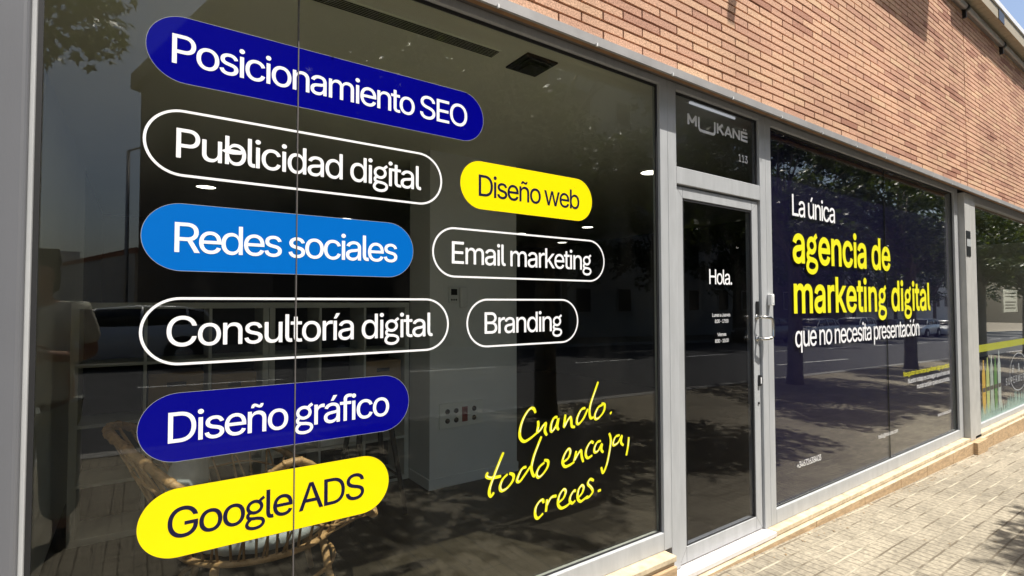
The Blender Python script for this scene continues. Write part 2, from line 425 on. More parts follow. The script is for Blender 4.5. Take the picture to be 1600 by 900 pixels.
# ------------------------------------------------------------------ the shop building
BY = -0.13                        # face of the bricks; the glass stands at y = 0
B = empty('shop_building', (0, 0, 0), label='low brick shop building with glazed grey aluminium shopfront, filling the photo', cat='building')
XR = 15.0
# brick wall above the shopfront: every brick stands 9 mm proud of the dark raked mortar
mb = MB(); tones = []
P_X, P_Z = 0.2785, 0.0485
z0 = 2.721; rows = 40
JX = 7.309                        # movement joint
for r in range(rows):
    zb = z0 + r * P_Z + 0.004
    for seg0, seg1 in ((0.4, JX - 0.008), (JX + 0.008, XR)):
        off = (0.5 * P_X if r % 2 else 0.0) + (0.05 if seg0 > 5 else 0)
        x = seg0 - off
        while x < seg1:
            a, c = max(x + 0.0045, seg0), min(x + P_X - 0.0045, seg1)
            x += P_X
            if c - a < 0.03: continue
            dy = rnd.uniform(-0.0015, 0.0015)
            dz = rnd.uniform(-0.0008, 0.0008)
            mb.box(a, c, BY + dy, BY + 0.06, zb + dz, zb + P_Z - 0.0120 + dz)
            t = min(1, max(0, rnd.gauss(0.58, 0.2)))
            if rnd.random() < 0.12: t = rnd.uniform(0.0, 0.3)
            tones += [t] * 6
zt = z0 + rows * P_Z
nb = len(tones)
mb.box(0.4, XR, BY + 0.020, 0.30, z0 + 0.006, zt, 1); tones += [0] * 6
wall = mb.build('brick_wall', [M['brick'], M['mortar']], B)
at = wall.data.attributes.new("tone", 'FLOAT', 'FACE'); at.data.foreach_set("value", tones)
# lintel: steel angle under the bricks, its rusty underside and the dark soffit back to the frames
mb = MB()
mb.box(-0.9, XR, -0.142, -0.128, 2.676, 2.719, 0)
mb.box(-0.9, XR, -0.1275, -0.098, 2.680, 2.688, 1)
mb.box(-0.9, XR, -0.098, 0.022, 2.715, 2.7265, 2)
x = 0.62
while x < XR:
    mb.cyl((x, -0.146), 0.005, 2.668, 2.684, 8, 3); x += P_X * 2
mb.build('lintel', [M['angle'], M['rust'], M['soffit_dark'], M['white_plastic']], B)
# body of the building, roof and the upper wall out of the picture
mb = MB()
mb.box(-0.9, 0.399, BY, 0.3, 2.7275, zt, 0)
mb.box(-0.9, XR, 0.301, 9.0, 2.90, zt - 0.01, 0)
mb.build('upper_wall', M['plaster_grey'], B)
mb = MB()
mb.box(-0.9, XR, 8.6, 8.9, -0.6, 2.899, 0); mb.box(-0.9, -0.60, 0.06, 8.6, -0.6, 2.899, 0); mb.box(XR - 0.3, XR, 0.06, 8.6, -0.6, 2.899, 0)
mb.build('outer_wall', M['plaster_grey'], B)
# zinc pipe along the wall head with its clamps
mb = MB()
mb.tube([(-0.9, BY - 0.03, zt + 0.02), (XR, BY - 0.03, zt + 0.02)], 0.03, 12, 0)
mb.box(-0.9, XR, BY - 0.012, 0.3, zt, zt + 0.012, 1)
for x in (5.7, 7.30, 8.75, 10.2, 11.7):
    mb.tube([(x - 0.03, BY - 0.03, zt + 0.02), (x + 0.03, BY - 0.03, zt + 0.02)], 0.038, 12, 2)
    mb.box(x - 0.012, x + 0.012, BY - 0.034, BY + 0.01, zt - 0.09, zt + 0.01, 2)
mb.build('wall_head_pipe', [M['zinc'], M['angle'], M['black_plastic']], B)
# eave of the roof at the right with its boarded soffit
mb = MB()
SX = 6.98; SZ = 4.735
x = SX
while x < XR + 3:
    mb.box(x + 0.003, x + 0.117, BY - 0.135, 1.2, SZ, SZ + 0.015, 0); x += 0.12
mb.box(SX, XR + 3, BY - 0.135, 1.2, SZ + 0.0155, SZ + 0.14, 1)
mb.box(SX, XR + 3, BY - 0.150, BY - 0.1355, SZ - 0.012, SZ + 0.17, 2)
mb.box(SX, XR + 3, BY - 0.166, BY - 0.1505, SZ + 0.125, SZ + 0.185, 3)
mb.box(SX - 0.02, SX - 0.001, BY - 0.13, 1.2, SZ - 0.01, SZ + 0.3, 3)
for x in (8.0, 9.35, 11.0):
    mb.box(x, x + 0.22, BY - 0.158, BY - 0.1515, SZ - 0.02, SZ + 0.10, 4)
mb.build('eave', [M['soffit'], M['soffit_joint'], M['soffit'], M['white_plastic'], M['black_plastic']], B)
# unseen slab and bar above the frame, added to cast the wall-top shadows
mb = MB()
mb.box(-2.0, 6.45, BY - 0.60, 1.5, 5.33, 5.5)
mb.build('shadow_slab', M['plaster_grey'], B)
mb = MB()
mb.box(3.125, 3.195, BY - 0.64, BY - 0.005, 4.58, 4.65)
mb.build('shadow_bar', M['zinc'], B)

# plinth of travertine: cap and lower step at the right, a higher block under the left window
mb = MB()
x = 3.36
while x < XR:
    w_ = rnd.choice((0.9, 0.98, 1.06))
    mb.box(x + 0.002, min(x + w_ - 0.002, XR), -0.086, 0.02, -0.032, 0.0, 1)
    x += w_
x = 2.335
while x < XR:
    w_ = rnd.choice((0.62, 0.72, 0.78))
    a, c = x + 0.0015, x + w_ - 0.0015
    mb.box(a, c, -0.112, 0.02, gz(c) - 0.05, -0.046, 0)
    mb.box(a, c, -0.113, 0.02, -0.0455, -0.037, 1)
    x += w_
mb.box(-1.0, 2.333, -0.104, 0.03, 0.104, 0.133, 1)
mb.box(-1.0, 2.333, -0.090, 0.03, 0.080, 0.1035, 1)
x = -1.0
while x < 2.33:
    c = min(x + 0.74, 2.333); mb.box(x + 0.001, c - 0.001, -0.108, 0.03, -0.1, 0.0795, 0); x += 0.74
mb.box(7.33, 7.66, -0.15, 0.0, gz(7.6) - 0.05, -0.035, 0)
mb.box(7.665, 7.74, -0.14, 0.0, gz(7.6) - 0.05, -0.040, 0)
mb.build('plinth', [M['travertine'], M['travertine_cap']], B, bevel=0.004, seg=2)
mb = MB(); mb.box(2.336, 3.358, -0.092, 0.10, -0.031, -0.001); mb.build('door_threshold', M['threshold'], B, bevel=0.004)

# columns clad in metal: at the left edge of the photo and between the two right windows
mb = MB()
mb.box(-0.70, -0.247, -0.052, 0.06, -0.1, 2.672)
mb.build('column_cladding', M['alu_panel'], B, bevel=0.012, seg=3)
mb = MB()
mb.box(7.352, 7.520, -0.088, 0.06, -0.034, 2.675); mb.box(7.524, 7.735, -0.086, 0.06, -0.036, 2.675)
mb.build('column_cladding', M['alu_worn'], B, bevel=0.004)

def frame_bars(bars, mat, parent, name='frame', y0=-0.03, y1=0.022, bevel=0.003):
    mb = MB()
    for i, (xa, xb, za, zb) in enumerate(bars):
        mb.box(xa, xb, y0, y1, za, zb)
    return mb.build(name, mat, parent, bevel=bevel)
def pane(x0, x1, z0, z1, mat, parent, name='glass', y=0.0):
    mb = MB(); mb.box(x0, x1, y - 0.003, y + 0.005, z0, z1); return mb.build(name, mat, parent)
def gasket(x0, x1, z0, z1, parent, w=0.012, y0=-0.012, y1=-0.0035):
    mb = MB()
    mb.box(x0, x0 + w, y0, y1, z0, z1); mb.box(x1 - w, x1, y0, y1, z0, z1); mb.box(x0 + w, x1 - w, y0, y1, z1 - w, z1); mb.box(x0 + w, x1 - w, y0, y1, z0, z0 + w * 0.4)
    return mb.build('gasket', M['gasket'], parent)

# left shop window: two panes that meet in a fine silicone seam
W1 = empty('shop_window'); W1.parent = B
frame_bars([(2.325, 2.390, 0.134, 2.714), (-0.247, 2.3245, 0.134, 0.228), (-0.247, 2.3245, 2.676, 2.714), (-0.247, -0.236, 0.2285, 2.6755)], M['alu'], W1)
pane(-0.24, 0.4355, 0.19, 2.70, M['glass'], W1); pane(0.4395, 2.335, 0.19, 2.70, M['glass'], W1)
gasket(-0.236, 2.3245, 0.2285, 2.6755, W1, w=0.012)
mb = MB(); mb.box(0.4357, 0.4393, -0.0075, 0.006, 0.20, 2.69); mb.build('seam', M['soffit_dark'], W1)

# right shop window, backed by navy film
W2 = empty('shop_window'); W2.parent = B
frame_bars([(3.403, 3.472, 0.0015, 2.714), (3.4725, 7.222, 0.0015, 0.096), (3.4725, 7.222, 2.665, 2.714), (7.2225, 7.349, 0.0015, 2.714)], M['alu'], W2)
pane(3.44, 5.430, 0.05, 2.70, M['glass'], W2); pane(5.433, 7.26, 0.05, 2.70, M['glass'], W2)
mb = MB(); mb.box(5.4302, 5.4328, -0.0055, 0.006, 0.05, 2.69); mb.build('seam', M['gasket'], W2)
mb = MB(); mb.box(3.44, 7.14, 0.0065, 0.0085, 0.06, 2.69); mb.build('window_film', M['film'], W2)
gasket(3.4725, 7.222, 0.0965, 2.6645, W2)

# window of the neighbouring shop
W3 = empty('shop_window'); W3.parent = B
frame_bars([(7.738, 7.79, 0.0015, 2.714), (7.7905, 12.6, 0.0015, 0.062), (7.7905, 12.6, 2.635, 2.714), (12.601, 12.7, 0.0015, 2.714)], M['alu'], W3)
pane(7.78, 12.61, 0.03, 2.70, M['glass'], W3)
mb = MB(); mb.box(7.79, 12.6, 0.05, 0.06, 0.05, 0.80); mb.build('inner_panel', M['film'], W3)

# door: frame with a transom light, leaf with a stainless pull
D = empty('shop_door'); D.parent = B
frame_bars([(2.3905, 2.466, 0.001, 2.714), (3.332, 3.4025, 0.001, 2.714), (2.4665, 3.3315, 2.140, 2.238), (2.4665, 3.3315, 2.676, 2.714)], M['alu'], D, 'door_frame')
leaf = frame_bars([(2.472, 2.536, 0.006, 2.130), (3.252, 3.322, 0.006, 2.130), (2.5365, 3.2515, 2.066, 2.130), (2.5365, 3.2515, 0.006, 0.094)], M['alu'], D, 'door_leaf', y0=-0.016, y1=0.03)
pane(2.53, 3.26, 0.08, 2.08, M['glass_door'], D)
pane(2.46, 3.34, 2.23, 2.70, M['glass_door'], D, 'transom_glass')
gasket(2.5365, 3.2515, 0.0945, 2.0655, D); gasket(2.4665, 3.3315, 2.2385, 2.6755, D)
for (xa, za, xb, zb) in ((2.4725, 2.1295, 2.5365, 2.0655), (3.3215, 2.1295, 3.2515, 2.0655), (2.4725, 0.0065, 2.5365, 0.0945), (3.3215, 0.0065, 3.2515, 0.0945)):
    mb = MB(); mb.add([(xa - 0.0008, -0.0166, za), (xa + 0.0008, -0.0166, za), (xb + 0.0008, -0.0166, zb), (xb - 0.0008, -0.0166, zb)], [(0, 1, 2, 3)])
    mb.build('mitre_joint', M['gasket'], D)
mb = MB()
hx, hz0, hz1 = 3.285, 1.232, 1.372
pts = [(hx, -0.016, hz1), (hx, -0.060, hz1), (hx + 0.010, -0.072, hz1), (hx + 0.055, -0.084, hz1 - 0.004), (hx + 0.072, -0.088, hz1 - 0.020), (hx + 0.075, -0.088, (hz0 + hz1) / 2), (hx + 0.072, -0.088, hz0 + 0.020), (hx + 0.055, -0.084, hz0 + 0.004), (hx + 0.010, -0.072, hz0), (hx, -0.060, hz0), (hx, -0.016, hz0)]
mb.tube(pts, 0.0095, 12)
for z in (hz0, hz1): mb.tube([(hx, -0.0165, z), (hx, -0.026, z)], 0.017, 14)
mb.build('handle', M['steel'], D)
mb = MB(); mb.box(3.278, 3.304, -0.030, -0.0165, 1.385, 1.475); mb.build('lock_cover', M['black_plastic'], D, bevel=0.004)
mb = MB(); mb.box(3.294, 3.316, -0.030, -0.0165, 0.925, 0.995); mb.box(3.299, 3.311, -0.034, -0.0302, 0.94, 0.98, 1); mb.build('lock', [M['black_plastic'], M['white_plastic']], D, bevel=0.003)
mb = MB(); mb.tube([(3.296, -0.0165, 0.815), (3.296, -0.022, 0.815)], 0.008, 12); mb.build('keyhole', M['black_plastic'], D)

# small fittings on the shopfront
mb = MB(); mb.box(3.395, 3.4325, -0.062, -0.0305, 1.447, 1.523)
s = mb.build('alarm_sensor', M['white_plastic'], None, bevel=0.006, seg=3)
mb = MB(); mb.box(3.4050, 3.4230, -0.0640, -0.0622, 1.462, 1.508); mb.build('cover', M['white_plastic'], s, bevel=0.002)
tag(s, 'small white plastic sensor box fixed to the mullion beside the door handle', 'alarm sensor')
mb = MB(); mb.box(7.372, 7.515, -0.094, -0.0885, 1.975, 2.255); s = mb.build('notice_plate', M['black_plastic'], None, bevel=0.002)
mb = MB(); mb.box(7.378, 7.510, -0.096, -0.0942, 2.085, 2.165); mb.build('paper_label', M['pale_v'], s)
tag(s, 'black notice plate with a pale strip, fixed to the column between the right-hand windows', 'notice')

# ------------------------------------------------------------------ lettering
def load_font():
    try:
        p = os.path.join(bpy.utils.system_resource('DATAFILES'), 'fonts', 'Inter.woff2')
        return bpy.data.fonts.load(p)
    except Exception:
        return None
FONT = load_font()
CAP = 0.727
_cache = {}
def fill(loops):
    """faces inside the loops by the non-zero winding rule"""
    V, E = [], []
    for lp in loops:
        b = len(V); V += lp; E += [(b + i, b + (i + 1) % len(lp)) for i in range(len(lp))]
    if not V: return [], []
    vo, eo, fo, _, _, _ = delaunay_2d_cdt([Vector(q) for q in V], E, [], 0, 1e-5)
    F = []
    for f in fo:
        x = sum(vo[i].x for i in f) / len(f); y = sum(vo[i].y for i in f) / len(f); wnd = 0
        for lp in loops:
            for i in range(len(lp)):
                (x0, y0), (x1, y1) = lp[i], lp[(i + 1) % len(lp)]
                if (y0 <= y) != (y1 <= y):
                    t = x0 + (y - y0) / (y1 - y0) * (x1 - x0)
                    if t > x: wnd += 1 if y1 > y0 else -1
        if wnd: F.append(tuple(f))
    return [(q.x, q.y) for q in vo], F
def outline(pts, w, closed=False):
    """the edge of a stroke, as loops for fill()"""
    v, _ = stroke(pts, w, closed)
    a, c = v[0::2], v[1::2]
    def area(l): return sum(l[i][0] * l[(i + 1) % len(l)][1] - l[(i + 1) % len(l)][0] * l[i][1] for i in range(len(l)))
    if closed:
        if abs(area(a)) < abs(area(c)): a, c = c, a
        return [a if area(a) > 0 else a[::-1], c[::-1] if area(c) > 0 else c]
    l = a + c[::-1]
    return [l if area(l) > 0 else l[::-1]]
def _text_mesh(s, bold):
    """outlines of the letters, filled by the non-zero winding rule (some letters overlap themselves)"""
    cu = bpy.data.curves.new('t', 'FONT'); cu.body = s; cu.size = 1.4292
    if FONT: cu.font = FONT
    cu.offset = bold; cu.resolution_u = 7; cu.fill_mode = 'NONE'
    o = bpy.data.objects.new('t', cu); COL.objects.link(o)
    bpy.context.view_layer.update()
    me = bpy.data.meshes.new_from_object(o.evaluated_get(bpy.context.evaluated_depsgraph_get()))
    pts = [(p.co.x, p.co.y) for p in me.vertices]; nxt = {}
    for e in me.edges: nxt.setdefault(e.vertices[0], []).append(e.vertices[1]); nxt.setdefault(e.vertices[1], []).append(e.vertices[0])
    bpy.data.objects.remove(o); bpy.data.curves.remove(cu); bpy.data.meshes.remove(me)
    seen = set(); loops = []
    for a in range(len(pts)):                                  # vertices of a contour follow each other in their order
        if a in seen or a not in nxt: continue
        lp = [a]; seen.add(a)
        while True:
            c = [q for q in nxt[lp[-1]] if q not in seen]
            if not c: break
            q = min(c); lp.append(q); seen.add(q)
        cl = []
        for q in lp:
            if not cl or math.hypot(pts[q][0] - cl[-1][0], pts[q][1] - cl[-1][1]) > 4e-4: cl.append(pts[q])
        if len(cl) > 2 and math.hypot(cl[0][0] - cl[-1][0], cl[0][1] - cl[-1][1]) < 4e-4: cl.pop()
        if len(cl) > 2: loops.append(cl)
    if bold > 0:                                               # a heavier cut: push the outlines outwards
        sg = 1 if sum(lp[i][0] * lp[(i + 1) % len(lp)][1] - lp[(i + 1) % len(lp)][0] * lp[i][1] for lp in loops for i in range(len(lp))) > 0 else -1
        fat = []
        for lp in loops:
            n = len(lp); q_ = []
            for i in range(n):
                a, c, d = lp[i - 1], lp[i], lp[(i + 1) % n]
                u = Vector((c[0] - a[0], c[1] - a[1])).normalized(); w = Vector((d[0] - c[0], d[1] - c[1])).normalized()
                n1 = Vector((u.y, -u.x)) * sg; n2 = Vector((w.y, -w.x)) * sg
                m = n1 + n2; m = m / max(0.35, m.length_squared) * 2
                q_.append((c[0] + m.x * bold, c[1] + m.y * bold))
            fat.append(q_)
        loops = fat
    return fill(loops)
def _width(s, bold):
    v, _ = _text_mesh(s, bold); return max(p[0] for p in v) - min(p[0] for p in v)

def smooth_path(pts, n=6, closed=False):
    out = []; k = len(pts)
    for i in range(k if closed else k - 1):
        if closed:
            p0, p1, p2, p3 = pts[i - 1], pts[i], pts[(i + 1) % k], pts[(i + 2) % k]
        else:
            p0, p1, p2, p3 = pts[max(i - 1, 0)], pts[i], pts[i + 1], pts[min(i + 2, k - 1)]
        for j in range(n):
            t = j / n
            out.append(tuple(0.5 * (2 * p1[a] + (p2[a] - p0[a]) * t + (2 * p0[a] - 5 * p1[a] + 4 * p2[a] - p3[a]) * t * t + (3 * p1[a] - p0[a] - 3 * p2[a] + p3[a]) * t ** 3) for a in range(2)))
    if not closed: out.append(tuple(pts[-1]))
    return out
def stroke(pts, w, closed=False):
    """a ribbon of the width w (a number, or one for every point) along pts"""
    k = len(pts); v = []
    ws = w if isinstance(w, (list, tuple)) else [w] * k
    for i, p in enumerate(pts):
        a = pts[(i - 1) % k] if closed or i else p
        b = pts[(i + 1) % k] if closed or i < k - 1 else p
        dx, dy = b[0] - a[0], b[1] - a[1]; l = math.hypot(dx, dy) or 1
        nx, ny = -dy / l * ws[i] / 2, dx / l * ws[i] / 2
        v += [(p[0] + nx, p[1] + ny), (p[0] - nx, p[1] - ny)]
    f = []
    for i in range(k if closed else k - 1):
        j = (i + 1) % k
        f.append((2 * i, 2 * i + 1, 2 * j + 1, 2 * j))
    return v, f
def join2(parts):
    V, F = [], []
    for v, f in parts:
        b = len(V); V += v; F += [tuple(b + i for i in q) for q in f]
    return V, F
def ellipse(cx, cy, rx, ry, n=36):
    return [(cx + rx * math.cos(2 * PI * i / n), cy + ry * math.sin(2 * PI * i / n)) for i in range(n)]
def glyph(c, bold):
    """outline of one letter on a 1-unit em, and its advance"""
    key = (c, bold)
    if key in _cache: return _cache[key]
    s = 0.088 + 2 * bold
    if c == ' ':
        r = ([], [], 0.255)
    elif c == 'g':                                   # two-storey g
        s *= 0.90 - 2.6 * bold; h = s / 2
        loops = (outline(ellipse(0.262, 0.362, 0.205 - h, 0.190 - h), s * 0.96, True)
                 + outline(smooth_path([(0.385, 0.505), (0.425, 0.545), (0.485, 0.585)], 5), s * 0.92)
                 + outline(smooth_path([(0.150, 0.235), (0.098, 0.175), (0.115, 0.105), (0.20, 0.075), (0.33, 0.062), (0.440, 0.020), (0.470, -0.065), (0.405, -0.150), (0.27, -0.182), (0.135, -0.155), (0.075, -0.080), (0.105, 0.010), (0.165, 0.062)], 6), s * 0.94))
        v, f = fill(loops); r = (v, f, 0.545)
    elif c == 'l':                                   # l with a small tail
        v, f = stroke(smooth_path([(0.115, 0.745), (0.115, 0.50), (0.115, 0.30), (0.116, 0.15), (0.140, 0.065), (0.195, 0.042), (0.245, 0.046)], 6), s)
        r = (v, f, 0.268)
    else:
        v, f = _text_mesh(c, bold)
        key2 = ('HH', bold)
        if key2 not in _cache: _cache[key2] = _width('HH', bold)
        r = (v, f, _width('H' + c + 'H', bold) - _cache[key2])
    _cache[key] = r
    return r
def layout(s, cap, x0, x1, base, bold=0.0):
    """letters of the cap height cap from x0, tracked so that they end at x1"""
    k = cap / CAP
    gl = [glyph(c, bold) for c in s]
    pos, x = [], 0.0
    for g in gl:
        pos.append(x); x += g[2]
    xs = [(pos[i] + p[0], i) for i, g in enumerate(gl) for p in g[0]]
    lo, hi = min(xs), max(xs)
    tr = 0.0
    if x1 is not None and hi[1] > lo[1]:
        tr = ((x1 - x0) / k - (hi[0] - lo[0])) / (hi[1] - lo[1])
    V, F = [], []
    for i, g in enumerate(gl):
        b = len(V)
        V += [(x0 + (pos[i] + tr * i + p[0] - lo[0] - tr * lo[1]) * k, base + p[1] * k, -0.0002 * (i % 2)) for p in g[0]]
        F += [tuple(b + q for q in f) for f in g[1]]
    return V, F
def flat(name, VF, y, mat, parent=None):
    v, f = VF
    me = bpy.data.meshes.new(name)
    me.from_pydata([(p[0], y + (p[2] if len(p) > 2 else 0), p[1]) for p in v], [], f); me.materials.append(mat)
    bm = bmesh.new(); bm.from_mesh(me)                       # vinyl faces look towards the street
    for fc in bm.faces:
        if fc.normal.y > 0: fc.normal_flip()
    bm.to_mesh(me); bm.free()
    o = bpy.data.objects.new(name, me); link(o, parent)
    return o
def pill_path(x0, x1, zc, r, n=28):
    p = []
    for i in range(n + 1):
        a = -PI / 2 + PI * i / n; p.append((x1 - r + r * math.cos(a), zc + r * math.sin(a)))
    for i in range(n + 1):
        a = PI / 2 + PI * i / n; p.append((x0 + r + r * math.cos(a), zc + r * math.sin(a)))
    return p
YV, YT = -0.0050, -0.0055
def service_sticker(x0, x1, zc, text, tx0, tx1, fill, ink, label, r=0.1035):
    pp = pill_path(x0, x1, zc, r)
    if fill is None:
        w = 0.0078
        inner = pill_path(x0 + w / 2, x1 - w / 2, zc, r - w / 2)
        VF = stroke(inner, w, True)
        o = flat('sticker', VF, YV, M['white_v'])
    else:
        o = flat('sticker', (pp, [tuple(range(len(pp)))]), YV, fill)
        # the cut edge of the vinyl shows as a hair-thin pale line
        flat('trim', stroke(pp, 0.0010, True), YV - 0.0002, M['pale_v'] if fill is not M['yellow_v'] else M['ink'], o)
    flat('lettering', layout(text, 0.0905, tx0, tx1, zc - 0.0455, 0.004), YT, ink, o)
    tag(o, label, 'sticker', 'rounded service stickers on the left window')
    return o
service_sticker(0.004, 1.1936, 2.247, 'Posicionamiento SEO', 0.070, 1.113, M['blue_v'], M['white_v'], 'long deep blue rounded sticker with white lettering, topmost on the left window')
pub = service_sticker(0.001, 0.996, 1.957, 'Publicidad digital', 0.085, 0.903, None, M['white_v'], 'white outlined rounded sticker between the topmost deep blue and the light blue stickers')
flat('crossbar', (lambda e: (e, [tuple(range(len(e)))]))([(0.206, 1.953), (0.218, 1.9465), (0.240, 1.9445), (0.262, 1.9475), (0.275, 1.955), (0.262, 1.9595), (0.240, 1.9610), (0.218, 1.9590)]), YT - 0.0004, M['white_v'], pub)
service_sticker(0.001, 0.870, 1.667, 'Redes sociales', 0.085, 0.804, M['cyan_v'], M['white_v'], 'light blue rounded sticker with white lettering, the only one of that blue')
service_sticker(0.001, 1.0277, 1.380, 'Consultoría digital', 0.069, 0.955, None, M['white_v'], 'white outlined rounded sticker below the light blue one')
service_sticker(0.001, 0.854, 1.090, 'Diseño gráfico', 0.077, 0.774, M['blue_v'], M['white_v'], 'deep blue rounded sticker right above the lowest yellow one')
service_sticker(0.004, 0.7745, 0.804, 'Google ADS', 0.080, 0.680, M['yellow_v'], M['ink'], 'large yellow rounded sticker with navy lettering, lowest on the left window')
service_sticker(1.080, 1.8313, 1.967, 'Diseño web', 1.170, 1.746, M['yellow_v'], M['ink'], 'short yellow rounded sticker with navy lettering, highest of the right-hand column of stickers')
service_sticker(0.952, 1.9154, 1.673, 'Email marketing', 1.041, 1.824, None, M['white_v'], 'white outlined rounded sticker right below the short yellow one')
service_sticker(1.110, 1.7345, 1.380, 'Branding', 1.199, 1.631, None, M['white_v'], 'shortest white outlined rounded sticker, in the right-hand column of stickers')

# handwriting in yellow vinyl
HAND = [
  [(1.471, 0.968), (1.462, 0.987), (1.443, 0.991), (1.42, 0.974), (1.397, 0.941), (1.384, 0.903), (1.385, 0.87), (1.406, 0.85), (1.438, 0.857), (1.48, 0.878)] ,
  [(1.485, 0.931), (1.487, 0.911), (1.481, 0.882), (1.496, 0.886), (1.518, 0.908), (1.531, 0.912), (1.525, 0.88), (1.537, 0.858)] ,
  [(1.601, 0.933), (1.581, 0.932), (1.564, 0.908), (1.56, 0.878), (1.571, 0.873), (1.593, 0.896), (1.606, 0.925), (1.599, 0.888), (1.609, 0.873)] ,
  [(1.65, 0.939), (1.645, 0.912), (1.641, 0.882), (1.662, 0.909), (1.68, 0.923), (1.686, 0.906), (1.69, 0.879), (1.71, 0.873)] ,
  [(1.778, 0.955), (1.751, 0.95), (1.726, 0.918), (1.722, 0.891), (1.737, 0.885), (1.767, 0.909), (1.794, 0.949)] ,
  [(1.865, 1.074), (1.845, 1.035), (1.816, 0.978), (1.805, 0.936), (1.812, 0.903), (1.832, 0.904)] ,
  [(1.894, 0.957), (1.866, 0.949), (1.843, 0.919), (1.843, 0.895), (1.868, 0.896), (1.902, 0.924), (1.909, 0.956), (1.887, 0.964)] ,
  [(1.946, 0.905), (1.958, 0.915)] ,
  [(1.296, 0.82), (1.279, 0.791), (1.249, 0.734), (1.228, 0.69), (1.222, 0.66), (1.232, 0.646), (1.246, 0.659)] ,
  [(1.216, 0.749), (1.208, 0.735), (1.224, 0.724), (1.253, 0.721), (1.283, 0.721)] ,
  [(1.317, 0.723), (1.291, 0.705), (1.277, 0.677), (1.285, 0.658), (1.313, 0.663), (1.343, 0.688), (1.348, 0.712), (1.326, 0.725)] ,
  [(1.419, 0.736), (1.396, 0.732), (1.376, 0.707), (1.367, 0.684), (1.383, 0.679), (1.405, 0.698), (1.442, 0.734)] ,
  [(1.505, 0.858), (1.489, 0.829), (1.461, 0.775), (1.447, 0.726), (1.456, 0.694), (1.467, 0.686)] ,
  [(1.522, 0.737), (1.493, 0.722), (1.476, 0.695), (1.486, 0.677), (1.51, 0.685), (1.539, 0.713), (1.543, 0.739), (1.52, 0.748)] ,
  [(1.628, 0.717), (1.666, 0.733), (1.679, 0.762), (1.666, 0.775), (1.642, 0.752), (1.63, 0.72), (1.645, 0.697), (1.676, 0.699), (1.704, 0.709)] ,
  [(1.717, 0.758), (1.71, 0.733), (1.704, 0.715), (1.728, 0.742), (1.747, 0.755), (1.752, 0.726), (1.762, 0.697)] ,
  [(1.831, 0.778), (1.811, 0.786), (1.785, 0.76), (1.778, 0.73), (1.792, 0.712), (1.822, 0.72)] ,
  [(1.881, 0.781), (1.855, 0.777), (1.836, 0.752), (1.839, 0.732), (1.862, 0.736), (1.887, 0.764), (1.884, 0.736), (1.898, 0.722)] ,
  [(1.939, 0.811), (1.95, 0.779), (1.944, 0.735), (1.926, 0.673), (1.908, 0.636), (1.893, 0.622), (1.882, 0.652)] ,
  [(2.015, 0.79), (1.985, 0.786), (1.967, 0.76), (1.973, 0.745), (2.003, 0.755), (2.03, 0.784), (2.024, 0.751), (2.043, 0.734)] ,
  [(2.082, 0.77), (2.075, 0.723), (2.062, 0.679)] ,
  [(1.516, 0.555), (1.51, 0.571), (1.488, 0.565), (1.469, 0.54), (1.469, 0.507), (1.485, 0.495), (1.513, 0.51)] ,
  [(1.536, 0.568), (1.533, 0.541), (1.529, 0.513)] ,
  [(1.531, 0.534), (1.555, 0.567), (1.574, 0.573), (1.593, 0.571)] ,
  [(1.597, 0.536), (1.634, 0.552), (1.649, 0.58), (1.634, 0.592), (1.609, 0.569), (1.601, 0.533), (1.619, 0.51), (1.649, 0.511), (1.676, 0.522)] ,
  [(1.712, 0.568), (1.7, 0.573), (1.68, 0.554), (1.674, 0.532), (1.69, 0.517), (1.709, 0.526)] ,
  [(1.724, 0.533), (1.753, 0.552), (1.763, 0.577), (1.748, 0.588), (1.728, 0.568), (1.724, 0.534), (1.742, 0.514), (1.768, 0.521), (1.79, 0.53)] ,
  [(1.831, 0.596), (1.805, 0.607), (1.791, 0.588), (1.812, 0.566), (1.823, 0.544), (1.801, 0.525), (1.772, 0.522)] ,
  [(1.857, 0.539), (1.879, 0.541)] ,
]
parts, hi = [], []
for st in HAND:
    p = smooth_path(st, 6)
    k = len(p); w = []
    for i, q in enumerate(p):
        a, b = p[max(i - 1, 0)], p[min(i + 1, k - 1)]
        ang = math.atan2(b[1] - a[1], b[0] - a[0])
        w.append(0.0095 + 0.0065 * abs(math.sin(ang - 0.6)) * min(1, 6 * min(i, k - 1 - i) / k + 0.35))
    parts += outline(p, w)
    q = [(x + 0.0032, z + 0.0014) for x, z in p]
    if len(q) > 12: hi += outline(q[len(q) // 5: len(q) * 3 // 5], 0.0024)
mb = MB()
v_, f_ = fill(parts); mb.add([(p[0], YV, p[1]) for p in v_], f_, 0)
v_, f_ = fill(hi); mb.add([(p[0], YV - 0.0004, p[1]) for p in v_], f_, 1)
o = mb.build('handwriting', [M['yellow_t'], M['white_v']])
tag(o, 'yellow handwritten lettering low on the left window, slanting upwards beside the mullion', 'window lettering')

